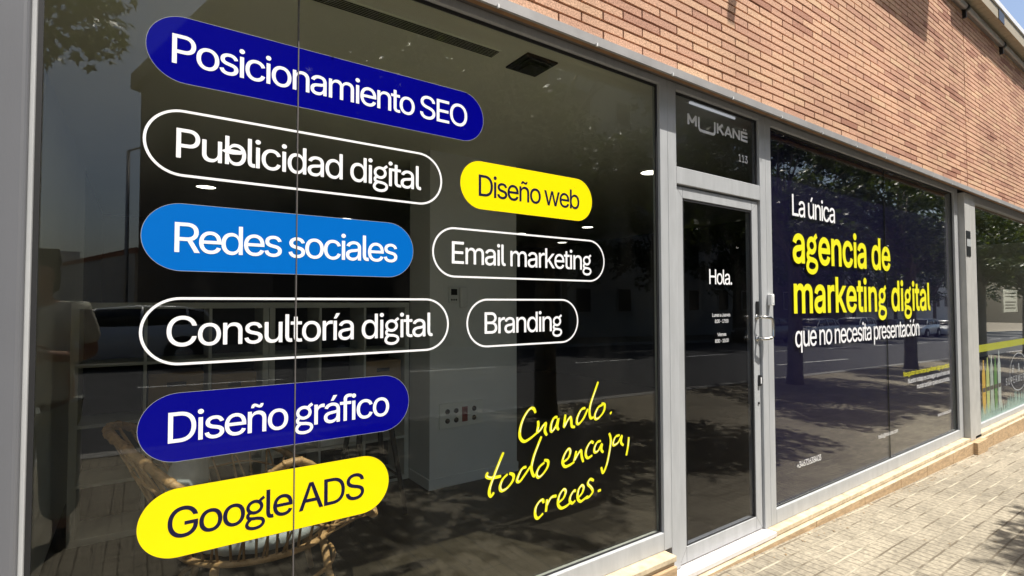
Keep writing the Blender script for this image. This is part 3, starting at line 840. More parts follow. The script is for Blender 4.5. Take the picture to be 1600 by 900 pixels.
# right window
def lettering(rows, label, mat=None, y=YV):
    o = flat('window_lettering', join2([layout(*r) for r in rows]), y, mat or M['white_v'])
    return tag(o, label, 'window lettering')
lettering([('La única', 0.152, 3.797, 4.458, 2.091, 0.006)], 'white lettering right above the big yellow words on the navy window')
lettering([('agencia de', 0.262, 3.793, 5.529, 1.760, 0.024), ('marketing digital', 0.262, 3.797, 6.511, 1.397, 0.024)], 'two rows of big bold yellow lettering on the navy window', M['yellow_t'])
lettering([('que no necesita presentación', 0.150, 3.806, 6.194, 1.150, 0.006)], 'white lettering right below the big yellow words on the navy window')
lettering([('Nos gustan las marcas que tienen algo que decir.', 0.044, 5.773, 7.035, 0.782, 0.0)], 'small yellow line of lettering near the right edge of the navy window', M['yellow_t'])
lettering([('Nuestro trabajo es conseguir que el resto del', 0.044, 5.876, 7.033, 0.711, 0.0), ('mundo también quiera escucharlas.', 0.044, 6.097, 7.030, 0.642, 0.0)], 'two small white lines of lettering under the small yellow line on the navy window')
lettering([('hello@mukane.com', 0.034, 5.188, 5.607, 0.299, 0.0)], 'tiny white e-mail address low in the middle of the navy window')
lettering([('www.mukane.com', 0.034, 6.642, 7.040, 0.307, 0.0)], 'tiny white web address low at the right edge of the navy window')
lettering([('+34 672 63 84 03', 0.042, 3.799, 4.154, 0.299, 0.0)], 'small white telephone number low at the left edge of the navy window')
# door
lettering([('Hola.', 0.089, 2.797, 3.035, 1.579, 0.006)], 'white greeting of one word on the glass of the door')
lettering([('Lunes a Jueves', 0.021, 2.823, 3.009, 1.381, 0.0), ('8:00 - 17:00', 0.021, 2.848, 2.989, 1.343, 0.0)], 'tiny white weekday opening hours on the door glass, upper of the two blocks')
lettering([('Viernes', 0.021, 2.873, 2.964, 1.262, 0.0), ('8:00 - 15:00', 0.021, 2.848, 2.988, 1.223, 0.0)], 'tiny white Friday opening hours on the door glass, lower of the two blocks')
# transom: logo of wide silver capitals, the U sinking below the line like a smile; house number
def logo():
    x0, x1, b, h = 2.604, 3.235, 2.513, 0.064
    s = 0.0185; P = []
    def seg(a, c, w=s): P.extend(outline([(x0 + a[0], b + a[1]), (x0 + c[0], b + c[1])], w))
    W = x1 - x0
    # M
    seg((s / 2, 0), (s / 2, h)); seg((0.090 - s / 2, 0), (0.090 - s / 2, h)); seg((0.006, h - 0.004), (0.045, 0.018), 0.0185); seg((0.084, h - 0.004), (0.045, 0.018), 0.0185)
    # wide U
    P.extend(outline(smooth_path([(x0 + 0.110, b + h), (x0 + 0.110, b + 0.020), (x0 + 0.113, b - 0.004), (x0 + 0.130, b - 0.014), (x0 + 0.190, b - 0.015), (x0 + 0.250, b - 0.014), (x0 + 0.268, b - 0.004), (x0 + 0.271, b + 0.020), (x0 + 0.271, b + h)], 5), s * 0.92))
    # K
    seg((0.300, 0), (0.300, h)); seg((0.306, 0.028), (0.354, h - 0.001), 0.0185); seg((0.318, 0.036), (0.362, 0.001), 0.0185)
    # A
    seg((0.378, 0), (0.414, h - 0.002), 0.0185); seg((0.450, 0), (0.414, h - 0.002), 0.0185); seg((0.392, 0.018), (0.436, 0.018), 0.012)
    # N
    seg((0.470, 0), (0.470, h)); seg((0.536, 0), (0.536, h)); seg((0.472, h - 0.006), (0.534, 0.006), 0.017)
    # E with its two dots
    seg((0.562, 0), (0.562, h))
    for z in (0.0065, 0.032, h - 0.0065): seg((0.5685, z), (W, z), 0.0150)
    for x in (0.588, 0.612): P.extend(outline([(x0 + x - 0.006, b + h + 0.014), (x0 + x + 0.006, b + h + 0.014)], 0.012))
    return fill(P)
tag(flat('logo_lettering', logo(), YV, M['silver_v']), 'silver capital lettering of the shop on the glass above the door', 'window lettering')
lettering([('113', 0.047, 3.129, 3.232, 2.375, 0.002)], 'small white house number under the silver lettering above the door')

# graphics on the neighbouring shop's window
o = flat('window_band', ([(7.80, 0.880), (12.6, 0.880), (12.6, 0.966), (7.80, 0.966)], [(0, 1, 2, 3)]), YV, M['lime_v'])
tag(o, 'lime yellow band running across the neighbouring shop window', 'window band')
cols = [((0.42, 0.27, 0.04), 0.78), ((0.32, 0.36, 0.12), 0.80), ((0.26, 0.31, 0.26), 0.82), ((0.08, 0.18, 0.05), 0.80), ((0.30, 0.34, 0.31), 0.86)]
for i, ((c), h) in enumerate(cols):
    xa = 8.165 + i * 0.165
    wb = 0.130; m_ = see_through(pmat('bottle_print', tuple(min(0.8, 1.5 * k_) for k_ in c), 0.5, var=0.2, scale=14), 0.4)
    bot = [(xa, 0.14), (xa + wb, 0.14), (xa + wb, h - 0.17), (xa + wb * 0.68, h - 0.08), (xa + wb * 0.64, h), (xa + wb * 0.36, h), (xa + wb * 0.32, h - 0.08), (xa, h - 0.17)]
    o = flat('bottle_print', (bot, [tuple(range(8))]), YV, m_)
    flat('print_label', ([(xa + 0.01, 0.40), (xa + wb - 0.01, 0.40), (xa + wb - 0.01, 0.45), (xa + 0.01, 0.45)], [(0, 1, 2, 3)]), YV - 0.0006, M['soffit_joint'], o)
    tag(o, ['orange bottle printed on the neighbouring shop window, leftmost of its row', 'yellow-green bottle printed second in its row on the neighbouring shop window', 'pale grey-green bottle printed between the yellow-green and the dark green ones', 'dark green bottle printed on the neighbouring shop window', 'whitish bottle printed rightmost in its row on the neighbouring shop window'][i], 'window print', 'bottles printed on the neighbouring shop window')
gr = []
x = 7.80
while x < 12.6:
    h = 0.15 + 0.10 * abs(math.sin(x * 2.1)) + rnd.uniform(-0.03, 0.07)
    w = rnd.uniform(0.03, 0.055)
    ln = rnd.uniform(-0.02, 0.02)
    gr.append(([(x, 0.065), (x + w, 0.065), (x + w * 0.8 + ln, h * 0.7), (x + w * 0.5 + ln * 1.6, h), (x + w * 0.1 + ln, h * 0.7)], [(0, 1, 2, 3, 4)]))
    x += w * 0.8
o = bpy.data.objects.new('grass_print', bpy.data.meshes.new('grass_print'))
bpy.data.objects.remove(o)
vs, fs = join2(gr)
mb = MB(); mb.add([(p[0], YV - 0.0012 - 0.00002 * (i // 5 % 7), p[1]) for i, p in enumerate(vs)], fs)
o = mb.build('grass_print', M['frost_v']); tag(o, 'frosted green grass blades printed along the foot of the neighbouring shop window', 'window print')
o = flat('logo_lettering', join2([stroke(ellipse(9.83, 0.527, 0.445, 0.250, 64), 0.012, True), layout('H&J', 0.105, 9.50, 10.16, 0.530, 0.004), layout('SUPERMERCAT', 0.090, 9.18, 10.48, 0.392, 0.004)]), YV - 0.0003, M['pale_v'])
tag(o, 'pale oval supermarket lettering on the neighbouring shop window, right of the printed bottles', 'window lettering')
mb = MB(); mb.box(9.25, 9.95, 0.010, 0.013, 1.34, 1.64); o = mb.build('poster', M['white_v'])
mb = MB()
for z, a, b in ((1.60, 9.33, 9.87), (1.555, 9.36, 9.84), (1.48, 9.33, 9.87), (1.44, 9.33, 9.80), (1.40, 9.33, 9.84)):
    mb.box(a, b, 0.0085, 0.0098, z - 0.014, z)
mb.build('print', M['dark_wall'], o); tag(o, 'white poster with rows of dark print behind the neighbouring shop window', 'poster')

# ------------------------------------------------------------------ inside the shop
CZ = 2.702
mb = MB()
mb.box(-0.60, 7.33, 0.06, 8.6, -0.05, -0.006, 0); mb.box(7.36, XR - 0.3, 0.06, 8.6, -0.08, -0.03, 0)
mb.build('interior_floor', M['planks'], B)
mb = MB()
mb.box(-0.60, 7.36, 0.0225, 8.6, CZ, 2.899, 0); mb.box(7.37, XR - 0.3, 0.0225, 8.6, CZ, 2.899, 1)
mb.build('ceiling', [M['ceiling'], M['dark_wall']], B)
mb = MB()
mb.box(-0.60, -0.42, 0.062, 4.3, -0.006, CZ - 0.001, 0)                # pale side wall at the left
mb.build('interior_wall', M['plaster'], B)
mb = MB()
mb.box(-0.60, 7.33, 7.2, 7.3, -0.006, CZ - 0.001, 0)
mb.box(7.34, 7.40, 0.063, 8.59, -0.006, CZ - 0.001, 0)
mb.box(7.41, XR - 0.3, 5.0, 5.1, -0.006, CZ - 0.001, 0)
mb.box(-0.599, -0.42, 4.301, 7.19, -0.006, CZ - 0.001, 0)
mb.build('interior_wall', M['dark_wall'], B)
mb = MB()
mb.box(1.89, 2.74, 1.90, 2.28, -0.005, CZ - 0.001, 0)
mb.box(1.880, 2.75, 1.890, 2.29, -0.0055, 0.075, 0)
mb.build('pillar', M['plaster_grey'], B)

# shelf of two joined units, six columns by four rows
sh = empty('shelf_unit', (0.78, 2.45, -0.005), label='wide pale cube shelf standing inside behind the stickers of the left window', cat='shelf')
SY0, SY1 = 2.25, 2.60
def loc(mb_, o, name, mat, **k):
    ob = mb_.build(name, mat, o, **k); ob.matrix_parent_inverse = Matrix.Translation(-Vector(o.location)); return ob
mb = MB()
for za, zb in ((1.435, 1.475), (1.075, 1.095), (0.705, 0.725), (0.345, 0.365), (0.0, 0.04)):
    mb.box(-0.335, 1.872, SY0, SY1, za, zb)
loc(mb, sh, 'shelf_board', M['shelf'])
mb = MB()
for x, w in ((-0.335, 0.04), (0.03, 0.018), (0.395, 0.018), (0.735, 0.038), (0.778, 0.038), (1.13, 0.018), (1.48, 0.018), (1.832, 0.04)):
    mb.box(x, x + w, SY0 + 0.001, SY1 - 0.001, 0.041, 1.434)
loc(mb, sh, 'upright', M['shelf'])
mb = MB(); mb.box(-0.33, 1.87, SY1 + 0.001, SY1 + 0.012, 0.01, 1.46); loc(mb, sh, 'back_panel', M['shelf_back'])
for i, (x0, x1, z0_, h, m_) in enumerate(((0.06, 0.37, 0.726, 0.28, 'card'), (1.50, 1.81, 0.726, 0.27, 'card'), (0.42, 0.70, 0.726, 0.25, 'card'), (1.15, 1.45, 0.366, 0.28, 'plaster_grey'))):
    mb = MB(); mb.box(x0, x1, SY0 + 0.03, SY1 - 0.05, z0_, z0_ + h)
    mb.box(x0 + 0.10, x1 - 0.10, SY0 + 0.026, SY0 + 0.0295, z0_ + h - 0.09, z0_ + h - 0.06, 1)
    tag(mb.build('storage_box', [M[m_], M['shelf_back']], None, bevel=0.004), ['brown storage box in the second shelf column from the left', 'brown storage box in the rightmost shelf column', 'brown storage box in the third shelf column from the left', 'grey storage box low in the shelf, beside the rightmost column'][i], 'storage box', 'boxes on the shelf')

# rattan armchair seen from its side, facing right
ch = empty('rattan_armchair', (0.50, 0.92, -0.006), label='rattan armchair with flaring woven rim and blue-grey cushion behind the lowest yellow sticker', cat='armchair')
rim = [(-0.10, 0.92, 0.93), (-0.03, 1.12, 0.90), (0.22, 1.34, 0.72), (0.52, 1.42, 0.70), (0.78, 1.30, 0.56), (1.00, 1.08, 0.40), (1.05, 0.92, 0.36), (1.00, 0.76, 0.38), (0.80, 0.50, 0.58), (0.57, 0.44, 0.80), (0.40, 0.46, 0.74), (0.20, 0.54, 0.70), (-0.03, 0.74, 0.88)]
def smooth3(pts, n=6, closed=True):
    out = []; k = len(pts); P_ = [Vector(p) for p in pts]
    for i in range(k if closed else k - 1):
        if closed: a, b, c, d = P_[i - 1], P_[i], P_[(i + 1) % k], P_[(i + 2) % k]
        else: a, b, c, d = P_[max(i - 1, 0)], P_[i], P_[i + 1], P_[min(i + 2, k - 1)]
        for j in range(n):
            t = j / n
            out.append(0.5 * (2 * b + (c - a) * t + (2 * a - 5 * b + 4 * c - d) * t * t + (3 * b - a - 3 * c + d) * t ** 3))
    if not closed: out.append(P_[-1])
    return out
rimS = smooth3(rim, 6)
k = len(rimS)
base = []
for i in range(k):
    ax = math.atan2(rimS[i].y - 0.92, rimS[i].x - 0.50)
    base.append(Vector((0.50 + 0.34 * math.cos(ax), 0.92 + 0.32 * math.sin(ax), 0.36)))
mb = MB(); mb.tube(rimS, 0.017, 10, closed=True)
for i in range(0, k, 2):                                       # cane bindings round the rim
    d = (rimS[(i + 1) % k] - rimS[i]); mb.tube([rimS[i], rimS[i] + d * 0.35], 0.0205, 8)
loc(mb, ch, 'rim', M['rattan'])
mb = MB()
for i in range(0, k, 2):
    a, b = base[i], rimS[i]; c = base[(i + 3) % k]
    m1 = a.lerp(b, 0.5) + (Vector((0.5, 0.92, 0.5)) - a.lerp(b, 0.5)) * 0.10
    mb.tube([a, m1, b], 0.006, 6)
    if i % 4 == 0: mb.tube([c, c.lerp(b, 0.5), b], 0.005, 6)
for t in (0.35, 0.68):
    mb.tube([base[i].lerp(rimS[i], t) for i in range(k)], 0.0065, 6, closed=True)
loc(mb, ch, 'woven_side', M['rattan'])
mb = MB(); mb.tube(base, 0.015, 8, closed=True); mb.tube([p + Vector((0, 0, -0.16)) for p in base], 0.010, 8, closed=True)
loc(mb, ch, 'seat_ring', M['rattan'])
for lx, ly in ((0.26, 0.66), (0.26, 1.18), (0.76, 0.70), (0.76, 1.14)):
    mb = MB(); mb.tube([(lx * 0.9 + 0.05, ly * 0.9 + 0.09, 0.37), (lx, ly, 0.19), (lx + (lx - 0.5) * 0.18, ly + (ly - 0.92) * 0.18, 0.0)], [0.019, 0.018, 0.015], 10)
    loc(mb, ch, 'leg', M['rattan'])
rings = []
for z, s_ in ((0.365, 0.80), (0.375, 0.95), (0.40, 1.0), (0.43, 1.0), (0.455, 0.95), (0.468, 0.80), (0.472, 0.4)):
    rings.append([(0.50 + 0.31 * s_ * math.cos(2 * PI * j / 28), 0.92 + 0.29 * s_ * math.sin(2 * PI * j / 28), z + 0.006 * math.sin(3 * j)) for j in range(28)])
mb = MB(); mb.loft(rings); 
loc(mb, ch, 'cushion', M['cushion'])
rings = []
for t, s_ in ((0.0, 0.75), (0.02, 0.96), (0.06, 1.0), (0.10, 0.96), (0.12, 0.75)):
    rings.append([(0.13 + t + 0.19 * s_ * math.cos(2 * PI * j / 28) * 0.32 , 0.92 + 0.26 * s_ * math.cos(2 * PI * j / 28), 0.62 + 0.17 * s_ * math.sin(2 * PI * j / 28)) for j in range(28)])
mb = MB(); mb.loft(rings); loc(mb, ch, 'back_cushion', M['cushion'])

# bar stool, mostly hidden behind the yellow sticker
st = empty('bar_stool', (1.35, 1.75, -0.006), label='black wooden bar stool inside, its splayed legs showing right of the lowest yellow sticker', cat='stool')
mb = MB(); mb.cyl((1.35, 1.75), 0.17, 0.68, 0.715, 28); loc(mb, st, 'seat', M['dark_wood'], bevel=0.006)
for sx, sy in ((-1, -1), (-1, 1), (1, -1), (1, 1)):
    mb = MB(); mb.tube([(1.35 + sx * 0.10, 1.75 + sy * 0.10, 0.68), (1.35 + sx * 0.19, 1.75 + sy * 0.19, 0.0)], [0.02, 0.015], 10); loc(mb, st, 'leg', M['dark_wood'])
mb = MB()
q = [(1.35 + sx * 0.155, 1.75 + sy * 0.155, 0.26) for sx, sy in ((-1, -1), (1, -1), (1, 1), (-1, 1))]
mb.tube(q, 0.010, 8, closed=True, smooth=False); loc(mb, st, 'footrest', M['dark_wood'])

# fittings on the pillar
PY = 1.90
ic = empty('intercom', (2.12, PY, 1.53), label='pale intercom with a dark screen and handset on the grey pillar', cat='intercom')
mb = MB(); mb.box(2.055, 2.135, PY - 0.025, PY - 0.0005, 1.47, 1.60); loc(mb, ic, 'screen_unit', M['plaster_grey'], bevel=0.005)
mb = MB(); mb.box(2.067, 2.123, PY - 0.028, PY - 0.0255, 1.535, 1.585); loc(mb, ic, 'screen', M['black_plastic'])
mb = MB()
for x in (2.067, 2.088, 2.109): mb.box(x, x + 0.013, PY - 0.028, PY - 0.0255, 1.49, 1.503)
loc(mb, ic, 'buttons', M['shelf_back'])
mb = MB(); mb.box(2.150, 2.215, PY - 0.045, PY - 0.0005, 1.43, 1.60); loc(mb, ic, 'handset', M['plaster_grey'], bevel=0.012, seg=3)
sk = empty('socket_panel', (2.15, PY, 0.56), label='pale socket panel with a red outlet low on the grey pillar', cat='socket panel')
mb = MB(); mb.box(1.97, 2.38, PY - 0.018, PY - 0.0005, 0.46, 0.66); loc(mb, sk, 'plate', M['plaster'], bevel=0.005)
for x in (2.02, 2.10, 2.27):
    for z in (0.52, 0.595):
        mb = MB(); mb.tube([(x + 0.02, PY - 0.0185, z), (x + 0.02, PY - 0.021, z)], 0.021, 14); loc(mb, sk, 'outlet', M['shelf_back'])
mb = MB(); mb.box(2.175, 2.225, PY - 0.023, PY - 0.0185, 0.50, 0.62); loc(mb, sk, 'red_outlet', M['red_plastic'])

# ceiling: slot grille and square diffuser behind the glass, lit downlights further in
mb = MB(); mb.box(0.10, 1.43, 0.203, 0.283, CZ - 0.006, CZ - 0.0005, 0)
for i in range(6): mb.box(0.11, 1.42, 0.209 + i * 0.0125, 0.215 + i * 0.0125, CZ - 0.0085, CZ - 0.0062, 1)
o = mb.build('ceiling_grille', [M['ceiling'], M['gasket']], None); tag(o, 'long slotted air grille in the ceiling at the top of the left window', 'air grille')
mb = MB()
cx, cy = 1.64, 0.235
for i, s_ in enumerate((0.098, 0.074, 0.050)):
    mb.box(cx - s_, cx + s_, cy - s_, cy + s_, CZ - 0.010 - i * 0.010, CZ - 0.0005 - i * 0.010, 0)
o = mb.build('ceiling_diffuser', M['dark_wood'], None, bevel=0.004); tag(o, 'square black air diffuser in the ceiling beside the end of the slotted grille', 'air diffuser')
spots = [(0.57, 3.4, 'lit round downlight in the dark ceiling above the light blue sticker'), (2.41, 5.65, 'tiny lit downlight in the ceiling right above the end of the light blue sticker'),
         (5.86, 4.27, 'lit downlight in the ceiling just below the short yellow sticker'), (3.90, 1.35, 'lit downlight in the ceiling right beside the door mullion'), (5.43, 5.50, 'tiny lit downlight in the ceiling above the sticker right under the short yellow one'), (6.9, 6.1, 'faint lit downlight deepest inside, above the right end of the outlined sticker')]
spots[0] = (0.554, 4.42, spots[0][2])
dl0 = None
for x, y, lab in spots:
    if dl0 is None:
        dl0 = empty('downlight', (x, y, CZ))
        mb = MB(); mb.tube([(0.098 * math.cos(a * PI / 12), 0.098 * math.sin(a * PI / 12), -0.004) for a in range(24)], 0.011, 6, closed=True); mb.build('trim_ring', M['plaster'], dl0)
        mb = MB(); mb.cyl((0, 0), 0.085, -0.010, -0.001, 24); mb.build('lamp', M['lamp'], dl0)
        o = dl0
    else:
        o = copy_tree(dl0); o.location = (x, y, CZ)
    tag(o, lab, 'ceiling light', 'lit downlights in the shop ceiling')

tl = empty('tube_light', (2.96, 0.062, CZ), label='lit tube lamp on the ceiling just inside the glass above the door', cat='ceiling light')
mb = MB(); mb.box(-0.25, 0.25, -0.014, 0.014, -0.010, -0.001); mb.build('housing', M['white_plastic'], tl)
mb = MB(); mb.tube([(-0.24, 0, -0.017), (0.24, 0, -0.017)], 0.0065, 10); mb.build('tube', emit_mat('lit_tube', (0.95, 0.97, 1.0), 0.45), tl)

# ------------------------------------------------------------------ the street behind the photographer (seen in the glass)
def leaf_material(name, c1, c2):
    m, nt, b = new_mat(name); N, L = nt.nodes, nt.links
    at = N.new("ShaderNodeAttribute"); at.attribute_name = "tone"
    mx = N.new("ShaderNodeMix"); mx.data_type = 'RGBA'; mx.inputs[6].default_value = (*c1, 1); mx.inputs[7].default_value = (*c2, 1)
    L.new(at.outputs["Fac"], mx.inputs[0]); L.new(mx.outputs[2], b.inputs["Base Color"])
    b.inputs["Roughness"].default_value = 0.34
    tl = N.new("ShaderNodeBsdfTranslucent"); 
    m2 = N.new("ShaderNodeMix"); m2.data_type = 'RGBA'; m2.blend_type = 'MULTIPLY'; m2.inputs[0].default_value = 1; m2.inputs[7].default_value = (1.0, 1.2, 0.4, 1)
    L.new(mx.outputs[2], m2.inputs[6]); L.new(m2.outputs[2], tl.inputs[0])
    ms = N.new("ShaderNodeMixShader"); ms.inputs[0].default_value = 0.38
    L.new(b.outputs[0], ms.inputs[1]); L.new(tl.outputs[0], ms.inputs[2]); L.new(ms.outputs[0], N["Material Output"].inputs[0])
    return m
M['leaf'] = leaf_material('plane_tree_leaf', (0.036, 0.056, 0.014), (0.110, 0.125, 0.032))
M['leaf2'] = leaf_material('dark_leaf', (0.030, 0.055, 0.018), (0.070, 0.100, 0.030))
M['bark'] = pmat('plane_bark', (0.13, 0.115, 0.085), 0.9, var=0.45, scale=5, bump=0.3, bscale=25)

LEAF = []
for a, r in ((-90, 0.10), (-50, 0.42), (-20, 0.22), (20, 0.50), (55, 0.26), (90, 0.62), (125, 0.26), (160, 0.50), (200, 0.22), (230, 0.42)):
    LEAF.append((r * math.cos(math.radians(a)), r * math.sin(math.radians(a)) + 0.1))
def crown_mesh(name, clumps, per, size, mat, seed, spread=0.50):
    rs = np.random.RandomState(seed)
    V, F, T = [], [], []
    for c in clumps:
        t0 = rs.uniform(0, 1)
        for i in range(per):
            d = rs.normal(size=3); d /= np.linalg.norm(d) + 1e-9
            p = np.array(c) + d * spread * rs.uniform(0.15, 1.0) ** 0.6 * np.array((1, 1, 0.75))
            nrm = Vector(d * 0.5 + np.array((0, 0, 0.7)) + rs.normal(size=3) * 0.45).normalized()
            q = nrm.to_track_quat('Z', 'Y') @ Matrix.Rotation(rs.uniform(0, 6.28), 3, 'Z').to_quaternion()
            s = size * rs.uniform(0.65, 1.15); b = len(V)
            fold = rs.uniform(0.05, 0.3)
            for (x, y) in LEAF:
                V.append(tuple(Vector(p) + q @ Vector((x * s, y * s, -abs(x) * s * fold))))
            V.append(tuple(Vector(p) + q @ Vector((0, 0.1 * s, 0))))
            for j in range(10): F.append((b + j, b + (j + 1) % 10, b + 10))
            T += [min(1, max(0, 0.6 * t0 + rs.normal(0.2, 0.25)))] * 10
    me = bpy.data.meshes.new(name); me.from_pydata(V, [], F); me.materials.append(mat)
    a = me.attributes.new("tone", 'FLOAT', 'FACE'); a.data.foreach_set("value", T)
    return me
def make_tree(name, height, rx, ry, zlow, ncl, per, size, mat, seed, r0=0.15, spread=0.5, wallside=None):
    rg = random.Random(seed)
    t = empty(name)
    clumps = []
    cz = (zlow + height) / 2; rz = (height - zlow) / 2
    while len(clumps) < ncl:
        u, v, w = (rg.uniform(-1, 1) for _ in range(3))
        d = u * u + v * v + w * w
        if d > 1 or d < 0.12: continue
        if wallside is not None and v * ry + 0.442 * (cz + w * rz) + spread * 1.1 > wallside + (0.5 if u * rx > 0.8 else 0.0): continue     # crowns cut along the sun's slope to keep their shadow off the shopfront
        clumps.append((u * rx, v * ry, cz + w * rz))
    mb = MB()
    top = zlow + 0.75 * (height - zlow); lean = -1.3 if wallside is not None else 0.0
    mb.tube([(0, 0, -0.3), (0.01, 0, 0.25), (0.03, 0.02, zlow * 0.6), (0.0, 0.04, zlow), (0.05, -0.03 + lean * 0.45, (zlow + top) / 2), (0, lean, top)], [r0 * 1.4, r0 * 1.05, r0 * 0.92, r0 * 0.85, r0 * 0.5, r0 * 0.15], 12)
    for c in clumps[::3]:
        zs = zlow * 0.85 + 0.5 * max(0, (c[2] - zlow)) * rg.uniform(0.4, 0.9)
        a = Vector((0.01, 0.02 + lean * max(0, zs - zlow) / (top - zlow), zs)); b = Vector(c)
        mid = a.lerp(b, 0.5) + Vector((0, 0, 0.15))
        mb.tube([a, mid, b], [r0 * 0.28, r0 * 0.14, r0 * 0.04], 6)
    mb.build('trunk', M['bark'], t)
    o = bpy.data.objects.new('crown', crown_mesh('crown', clumps, per, size, mat, seed, spread)); link(o, t)
    return t
street = make_tree('plane_tree', 7.4, 3.2, 3.1, 2.8, 105, 120, 0.17, M['leaf'], 11, wallside=3.2)
names_ = ['leafy plane tree at the kerb, nearest the left end of the shopfront', 'leafy plane tree at the kerb opposite the left window', 'leafy plane tree at the kerb opposite the navy window', 'leafy plane tree at the kerb beyond the navy window', 'leafy plane tree at the kerb opposite the neighbouring shop', 'leafy plane tree at the kerb beyond the neighbouring shop', 'farthest leafy plane tree at the kerb in the right-hand reflections']
for i in range(7):
    t = street if i == 0 else copy_tree(street)
    x = (-3.1, 4.65, 11.5, 18.1, 24.8, 31.4, 38.2)[i]
    t.location = (x, -3.85, gz(x)); t.scale = (-1 if i % 2 else 1, 1, (1.0, 1.0, 0.97, 1.03, 1.0, 0.96, 1.0)[i])
    tag(t, names_[i], 'tree', 'plane trees along the near kerb')
far = make_tree('street_tree', 12.5, 3.6, 3.0, 2.6, 90, 60, 0.32, M['leaf2'], 23, 0.16, 0.75)
for i, x in enumerate((10.5, 17.0, 24.0, 31.5, 40.0, 49.0, 58.0, 68.0, 80.0)):
    t = far if i == 0 else copy_tree(far)
    t.location = (x, -17.6, gz(x)); t.rotation_euler = (0, 0, i * 1.7)
    tag(t, '%s dark street tree from the left on the far pavement' % ['first', 'second', 'third', 'fourth', 'fifth', 'sixth', 'seventh', 'eighth', 'ninth'][i], 'tree', 'trees along the far pavement')

